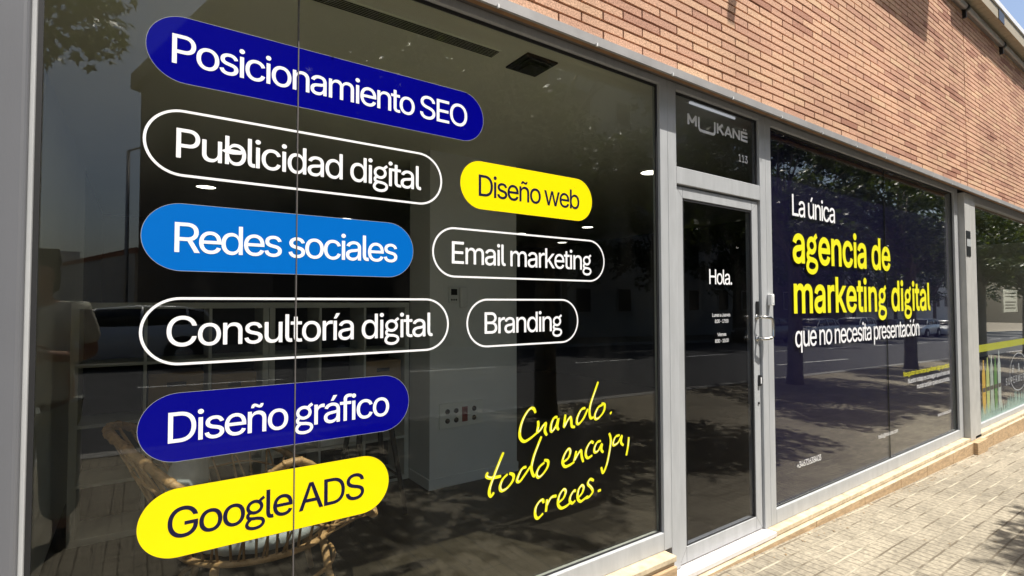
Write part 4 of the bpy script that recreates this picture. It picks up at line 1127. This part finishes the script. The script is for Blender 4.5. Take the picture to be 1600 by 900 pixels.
# cars
def paint(name, c):
    m = pmat(name, c, 0.35, 0.2, var=0.03, coat=1.0); return m
M['cglass'] = pmat('car_glass', (0.010, 0.012, 0.013), 0.05, spec=0.6)
M['tyre'] = pmat('tyre_rubber', (0.015, 0.015, 0.015), 0.85)
M['rim'] = pmat('alloy_rim', (0.45, 0.45, 0.46), 0.35, 0.8)
M['tail'] = pmat('tail_lamp_red', (0.35, 0.01, 0.01), 0.2)
M['head'] = pmat('head_lamp', (0.6, 0.6, 0.6), 0.1)
def make_car(col, suv=1.0):
    t = empty('parked_car')
    # body: cross sections along its length (front at -x)
    Ls = [(-2.12, 0.30, 0.62, 0.70), (-2.05, 0.24, 0.76, 0.80), (-1.7, 0.22, 0.88, 0.87), (-1.1, 0.20, 0.97, 0.89), (-0.6, 0.20, 1.00, 0.90), (0.4, 0.20, 1.01, 0.90), (1.4, 0.21, 1.02, 0.90), (1.95, 0.26, 1.02, 0.86), (2.12, 0.36, 0.98, 0.78)]
    rings = []
    for x, zb, zt_, w in Ls:
        zb *= suv; zt_ *= suv
        rings.append([(x, -w * 0.92, zb), (x, -w, zb + 0.12), (x, -w, (zb + zt_) / 2 + 0.05), (x, -w * 0.95, zt_ - 0.05), (x, -w * 0.84, zt_), (x, 0, zt_ + 0.02), (x, w * 0.84, zt_), (x, w * 0.95, zt_ - 0.05), (x, w, (zb + zt_) / 2 + 0.05), (x, w, zb + 0.12), (x, w * 0.92, zb), (x, 0, zb - 0.02)])
    mb = MB(); mb.loft(rings); mb.build('body', col, t)
    # glasshouse (dark) with painted roof and pillars over it
    G = [(-1.05, 0.99, 0.99, 0.80, 0.80), (-0.45, 0.99, 1.36, 0.82, 0.68), (0.3, 1.0, 1.43, 0.83, 0.66), (1.3, 1.0, 1.41, 0.82, 0.66), (1.72, 1.0, 1.32, 0.80, 0.66), (2.04, 1.0, 1.02, 0.76, 0.70)]
    rings = []
    for x, zb, zt_, wb, wt in G:
        zb *= suv; zt_ *= suv
        rings.append([(x, -wb, zb), (x, -(wb * 0.45 + wt * 0.55), zb + (zt_ - zb) * 0.6), (x, -wt, zt_), (x, 0, zt_ + 0.012), (x, wt, zt_), (x, (wb * 0.45 + wt * 0.55), zb + (zt_ - zb) * 0.6), (x, wb, zb)])
    mb = MB(); mb.loft(rings); mb.build('window_glass', M['cglass'], t)
    mb = MB()
    R_ = []
    for x, zt_, w in ((-0.50, 1.365, 0.66), (0.3, 1.435, 0.67), (1.3, 1.415, 0.67), (1.76, 1.325, 0.66)):
        z = zt_ * suv
        R_.append([(x, -w - 0.025, z - 0.04), (x, -w, z + 0.012), (x, 0, z + 0.03), (x, w, z + 0.012), (x, w + 0.025, z - 0.04), (x, w - 0.05, z - 0.05), (x, -w + 0.05, z - 0.05)])
    mb.loft(R_)
    for s_ in (-1, 1):
        for pts in ([(-1.05, 0.82, 0.99), (-0.48, 0.70, 1.37)], [(0.40, 0.845, 1.0), (0.42, 0.69, 1.42)], [(1.42, 0.835, 1.0), (1.36, 0.69, 1.41)], [(2.02, 0.78, 1.01), (1.74, 0.69, 1.33)]):
            mb.tube([(a, s_ * b, c * suv) for a, b, c in pts], 0.035, 6)
    mb.build('roof', col, t)
    for x in (-1.33, 1.30):
        for s_ in (-1, 1):
            w = empty('wheel'); w.parent = t
            mb = MB(); mb.tube([(x, s_ * 0.66, 0.33 * suv), (x, s_ * 0.925, 0.33 * suv)], 0.40 * suv, 28, smooth=False); mb.build('wheel_arch', M['tyre'], w)
            mb = MB(); mb.tube([(x, s_ * 0.70, 0.32), (x, s_ * 0.945, 0.32)], 0.32, 28); mb.build('tyre', M['tyre'], w, bevel=0.02)
            mb = MB(); mb.tube([(x, s_ * 0.90, 0.32), (x, s_ * 0.952, 0.32)], 0.20, 24); mb.build('rim', M['rim'], w, bevel=0.01)
    for s_ in (-1, 1):
        mb = MB(); mb.box(-2.10, -1.96, s_ * 0.66 - 0.13, s_ * 0.66 + 0.13, 0.63 * suv, 0.75 * suv); mb.build('headlight', M['head'], t, bevel=0.03)
        mb = MB(); mb.box(2.00, 2.13, s_ * 0.70 - 0.09, s_ * 0.70 + 0.09, 0.72 * suv, 0.94 * suv); mb.build('tail_light', M['tail'], t, bevel=0.03)
        mb = MB(); mb.box(-0.86, -0.72, s_ * 0.95 - 0.08, s_ * 0.95 + 0.08, 0.98 * suv, 1.10 * suv); mb.build('mirror', col, t, bevel=0.03)
    mb = MB(); mb.box(2.125, 2.14, -0.26, 0.26, 0.50 * suv, 0.61 * suv); mb.build('number_plate', M['white_v'], t)
    return t
silver, white_p, dark_p = paint('silver_car_paint', (0.66, 0.67, 0.68)), paint('white_car_paint', (0.70, 0.70, 0.70)), paint('dark_car_paint', (0.03, 0.033, 0.04))
cars = [(make_car(silver, 1.08), -0.35, 'silver estate car parked across the street, mirrored behind the outlined sticker'),
        (make_car(dark_p), 6.3, 'dark car parked across the street to the right of the silver one'),
        (make_car(white_p), 36.0, 'white car parked across the street, mirrored low in the navy window')]
for n_, (t, x, lab) in enumerate(cars):
    t.location = (x, -14.9, gz(x) - 0.13); tag(t, lab, 'car', 'cars parked across the street')
for src, x, lab in ((0, 42.0, 'silver car parked right beyond the white one across the street'), (1, 48.5, 'dark car parked between two silver ones across the street'), (0, 55.0, 'silver car parked beyond a dark one across the street'), (2, 62.0, 'farthest white car across the street in the right-hand reflections'), (1, 30.0, 'dark car parked just before the white one across the street')):
    c = copy_tree(cars[src][0]); c.location = (x, -14.9, gz(x) - 0.13); tag(c, lab, 'car', 'cars parked across the street')

# buildings across the street
M['bld_brown'] = pmat('brown_render', (0.13, 0.105, 0.08), 0.9, var=0.1, scale=0.5)
M['bld_pale'] = pmat('pale_render', (0.45, 0.44, 0.41), 0.9, var=0.08, scale=0.5)
M['bld_white'] = pmat('white_render', (0.55, 0.55, 0.54), 0.9, var=0.06, scale=0.5)
M['tiles'] = pmat('roof_tiles', (0.30, 0.13, 0.07), 0.9, var=0.3, scale=3)
M['bwin'] = pmat('dark_window', (0.02, 0.022, 0.025), 0.15)
def block(name, label, pts, h, mat, floors, eave=0.0, over=0.0, mat2=None, zb=-1.5):
    """upright block over the outline pts (counter-clockwise), with rows of windows on its sides"""
    b = empty(name, (pts[0][0], pts[0][1], 0), label=label, cat='building')
    I = Matrix.Translation(-Vector(b.location))
    mb = MB(); n = len(pts)
    mb.add([(x, y, zb) for x, y in pts] + [(x, y, h) for x, y in pts], [(i, (i + 1) % n, n + (i + 1) % n, n + i) for i in range(n)] + [tuple(range(n, 2 * n))])
    o = mb.build('wall', mat, b); o.matrix_parent_inverse = I
    cx = sum(p[0] for p in pts) / n; cy = sum(p[1] for p in pts) / n
    op = []
    for x, y in pts:
        d = Vector((x - cx, y - cy)).normalized() * over; op.append((x + d.x, y + d.y))
    mb = MB()
    mb.add([(x, y, h + 0.001) for x, y in op] + [(x, y, h + max(eave, 0.2)) for x, y in op], [(i, (i + 1) % n, n + (i + 1) % n, n + i) for i in range(n)] + [tuple(range(n, 2 * n)), tuple(range(n - 1, -1, -1))])
    o = mb.build('roof', mat2 or mat, b); o.matrix_parent_inverse = I
    k = 0
    for i in range(n):
        a, c = Vector((*pts[i], 0)), Vector((*pts[(i + 1) % n], 0)); e = c - a; l = e.length
        if l < 3 : continue
        e.normalize(); nn = Vector((e.y, -e.x, 0))
        if (nn.y < 0): continue                                  # only the sides that look to the street
        for f in range(floors):
            z = 1.0 + f * 3.0
            if z + 1.5 > h: break
            m_ = max(1, int(l / 3.2))
            for q in range(m_):
                if k >= 90: break
                p = a + e * (l * (q + 0.5) / m_)
                w = empty('window'); w.parent = b; w.matrix_parent_inverse = I
                mb = MB(); R_ = []
                def P3(u, v, d): return p + e * u + nn * d + Vector((0, 0, v))
                for (u0, u1, v0, v1, d0, d1, mi) in ((-0.6, 0.6, z, z + 1.4, 0.01, 0.02, 0),):
                    mb.add([P3(u0, v0, d1), P3(u1, v0, d1), P3(u1, v1, d1), P3(u0, v1, d1)], [(0, 1, 2, 3)])
                mb.build('pane', M['bwin'], w)
                mb = MB()
                for (u0, u1, v0, v1) in ((-0.68, 0.68, z - 0.08, z - 0.001), (-0.68, 0.68, z + 1.401, z + 1.48), (-0.68, -0.601, z, z + 1.4), (0.601, 0.68, z, z + 1.4)):
                    vs = [P3(u, v, d) for d in (0.005, 0.07) for u, v in ((u0, v0), (u1, v0), (u1, v1), (u0, v1))]
                    mb.add(vs, [(4, 5, 6, 7), (0, 1, 5, 4), (1, 2, 6, 5), (2, 3, 7, 6), (3, 0, 4, 7)])
                mb.build('frame', M['bld_pale'], w); k += 1
    return b
block('apartment_block', 'tall brown apartment block with a projecting eave across the street, mirrored behind the left window', [(4.2, -20.0), (-0.1, -37.0), (8.0, -44.0), (18.0, -40.0), (18.0, -20.0)][::-1], 14.6, M['bld_brown'], 4, 0.9, 0.6)
block('low_house', 'low house with a tiled roof, mirrored at the left edge of the left window', [(-0.3, -42.0), (-9.0, -72.0), (-4.0, -76.0), (3.0, -50.0)][::-1], 5.0, M['bld_pale'], 1, 0.35, 0.3, M['tiles'])
block('white_house', 'white flat-roofed house behind the tiled roof, mirrored at the left edge', [(-11.6, -84.0), (-16.0, -92.0), (-9.0, -96.0), (-6.2, -84.0)][::-1], 8.0, M['bld_white'], 2, 0.2, 0.0)
block('street_house', 'pale five-storey house across the street beyond the brown block', [(20.0, -21.5), (20.0, -33.0), (38.0, -33.0), (38.0, -21.5)], 17.5, M['bld_pale'], 5, 0.3, 0.2)
block('brown_house', 'brown house across the street beyond the pale five-storey one', [(38.5, -22.0), (38.5, -33.0), (58.0, -33.0), (58.0, -22.0)], 11.5, M['bld_brown'], 3, 0.3, 0.2)
block('white_hall', 'long white low hall farthest along the street', [(60.0, -24.0), (60.0, -36.0), (100.0, -36.0), (100.0, -24.0)], 6.5, M['bld_white'], 2, 0.3, 0.2)
mb = MB(); mb.tube([(-0.45, -24, -0.6), (-0.45, -24, 7.6)], [0.09, 0.06], 10); mb.tube([(-0.45, -24, 7.6), (0.2, -23.4, 7.8)], 0.04, 8)
lp = mb.build('street_lamp', M['zinc']); tag(lp, 'thin grey lamp post across the street beside the brown block', 'lamp post')

# the photographer, mirrored at the far left
def skin(name, nodes, edges, mats, parent=None, sub=2):
    me = bpy.data.meshes.new(name); me.from_pydata([n[0] for n in nodes], edges, [])
    o = bpy.data.objects.new(name, me); link(o, parent)
    md = o.modifiers.new('skin', 'SKIN'); sv = me.skin_vertices[0].data
    for i, n in enumerate(nodes):
        r = n[1]; sv[i].radius = r if isinstance(r, tuple) else (r, r)
    sv[0].use_root = True
    md2 = o.modifiers.new('sub', 'SUBSURF'); md2.levels = sub; md2.render_levels = sub
    dg = bpy.context.evaluated_depsgraph_get(); bpy.context.view_layer.update()
    ev = bpy.data.meshes.new_from_object(o.evaluated_get(dg))
    o.modifiers.clear(); o.data = ev
    ev.materials.clear(); ev.materials.append(mats)
    ev.polygons.foreach_set("use_smooth", [True] * len(ev.polygons))
    return o
M['skin'] = pmat('skin', (0.42, 0.24, 0.16), 0.55, var=0.06)
M['hair'] = pmat('dark_hair', (0.012, 0.009, 0.007), 0.5)
M['shirt'] = pmat('pale_khaki_shirt', (0.70, 0.69, 0.60), 0.85, var=0.08, bump=0.1, bscale=30)
M['trousers'] = pmat('grey_trousers', (0.33, 0.35, 0.33), 0.85, var=0.1)
pe = empty('person', (-0.49, -2.36, gz(-0.4)), 0.0, 'person in a pale loose shirt and wide grey trousers, hands together at the waist', 'person')
bn = [((0, 0, 0.98), (0.15, 0.11)), ((0, 0, 1.20), (0.15, 0.105)), ((0, 0, 1.38), (0.155, 0.10)), ((0, 0.01, 1.47), 0.060), ((0, 0.02, 1.53), 0.055), ((0, 0.03, 1.60), (0.082, 0.098)), ((0, 0.02, 1.69), (0.072, 0.085)),
      ((-0.18, 0, 1.40), 0.062), ((-0.25, -0.05, 1.13), 0.045), ((-0.10, 0.20, 1.12), 0.036), ((-0.03, 0.25, 1.14), 0.032),
      ((0.18, 0, 1.40), 0.062), ((0.25, -0.04, 1.14), 0.045), ((0.12, 0.20, 1.14), 0.036), ((0.05, 0.25, 1.16), 0.032),
      ((-0.10, 0, 0.90), 0.095), ((-0.11, 0.02, 0.50), 0.065), ((-0.12, -0.02, 0.10), 0.045), ((-0.13, 0.12, 0.04), 0.040),
      ((0.10, 0, 0.90), 0.095), ((0.11, 0.02, 0.50), 0.065), ((0.12, -0.02, 0.10), 0.045), ((0.13, 0.12, 0.04), 0.040)]
be = [(0, 1), (1, 2), (2, 3), (3, 4), (4, 5), (5, 6), (2, 7), (7, 8), (8, 9), (9, 10), (2, 11), (11, 12), (12, 13), (13, 14), (0, 15), (15, 16), (16, 17), (17, 18), (0, 19), (19, 20), (20, 21), (21, 22)]
body = skin('body', bn, be, M['skin'], pe)
for s_ in (-1, 1):                                               # five fingers each, half closed
    for f_ in range(4):
        x = s_ * 0.035 + s_ * 0.012 * (f_ - 1.5) * 0
        z = 1.125 + f_ * 0.017
        skin('finger', [((s_ * 0.05, 0.265, z), 0.009), ((s_ * 0.015, 0.30, z + 0.004), 0.0085), ((-s_ * 0.015, 0.295, z + 0.002), 0.008)], [(0, 1), (1, 2)], M['skin'], body, 1)
    skin('thumb', [((s_ * 0.06, 0.24, 1.19), 0.011), ((s_ * 0.04, 0.27, 1.215), 0.010), ((s_ * 0.015, 0.285, 1.215), 0.008)], [(0, 1), (1, 2)], M['skin'], body, 1)
skin('hair', [((0, 0.0, 1.66), (0.088, 0.095)), ((0, -0.03, 1.72), (0.080, 0.085)), ((0, -0.06, 1.60), (0.085, 0.055)), ((0, -0.07, 1.48), (0.075, 0.035))], [(0, 1), (0, 2), (2, 3)], M['hair'], pe)
skin('shirt', [((0, 0, 1.05), (0.185, 0.14)), ((0, 0, 1.25), (0.175, 0.13)), ((0, 0, 1.40), (0.175, 0.118)), ((0, 0, 0.84), (0.205, 0.155)), ((-0.19, 0, 1.41), 0.080), ((-0.245, -0.04, 1.18), 0.070), ((0.19, 0, 1.41), 0.080), ((0.245, -0.03, 1.19), 0.070)], [(0, 1), (1, 2), (0, 3), (2, 4), (4, 5), (2, 6), (6, 7)], M['shirt'], pe)
skin('trousers', [((0, 0, 0.93), (0.175, 0.14)), ((-0.10, 0, 0.82), 0.125), ((-0.105, 0.01, 0.50), 0.108), ((-0.115, -0.01, 0.12), 0.102), ((0.10, 0, 0.82), 0.125), ((0.105, 0.01, 0.50), 0.108), ((0.115, -0.01, 0.12), 0.102)], [(0, 1), (1, 2), (2, 3), (0, 4), (4, 5), (5, 6)], M['trousers'], pe)
mb = MB()
for s_ in (-1, 1):
    mb.loft([[(s_ * 0.125 + 0.045 * math.cos(a * PI / 6) * k_, 0.06 + 0.13 * math.sin(a * PI / 6) * k_, z) for a in range(12)] for z, k_ in ((0.0, 0.95), (0.03, 1.0), (0.07, 0.85), (0.10, 0.5))])
mb.build('shoes', M['hair'], pe)

# a few dry leaves along the foot of the plinth
mb = MB()
for i in range(170):
    x = rnd.uniform(2.6, 9.5); y = -0.125 - abs(rnd.gauss(0, 0.05)) if i < 120 else rnd.uniform(-1.4, -0.2)
    s_ = rnd.uniform(0.004, 0.015); a = rnd.uniform(0, 6.28); z = gz(x) + 0.003
    mb.add([(x + s_ * math.cos(a), y + s_ * math.sin(a), z), (x + 0.4 * s_ * math.cos(a + 1.6), y + 0.4 * s_ * math.sin(a + 1.6), z + 0.004), (x - s_ * math.cos(a), y - s_ * math.sin(a), z + 0.001), (x + 0.4 * s_ * math.cos(a - 1.6), y + 0.4 * s_ * math.sin(a - 1.6), z + 0.003)], [(0, 1, 2, 3)])
o = mb.build('leaf_litter', M['card']); tag(o, 'dry bits of leaf along the foot of the plinth', kind='stuff')
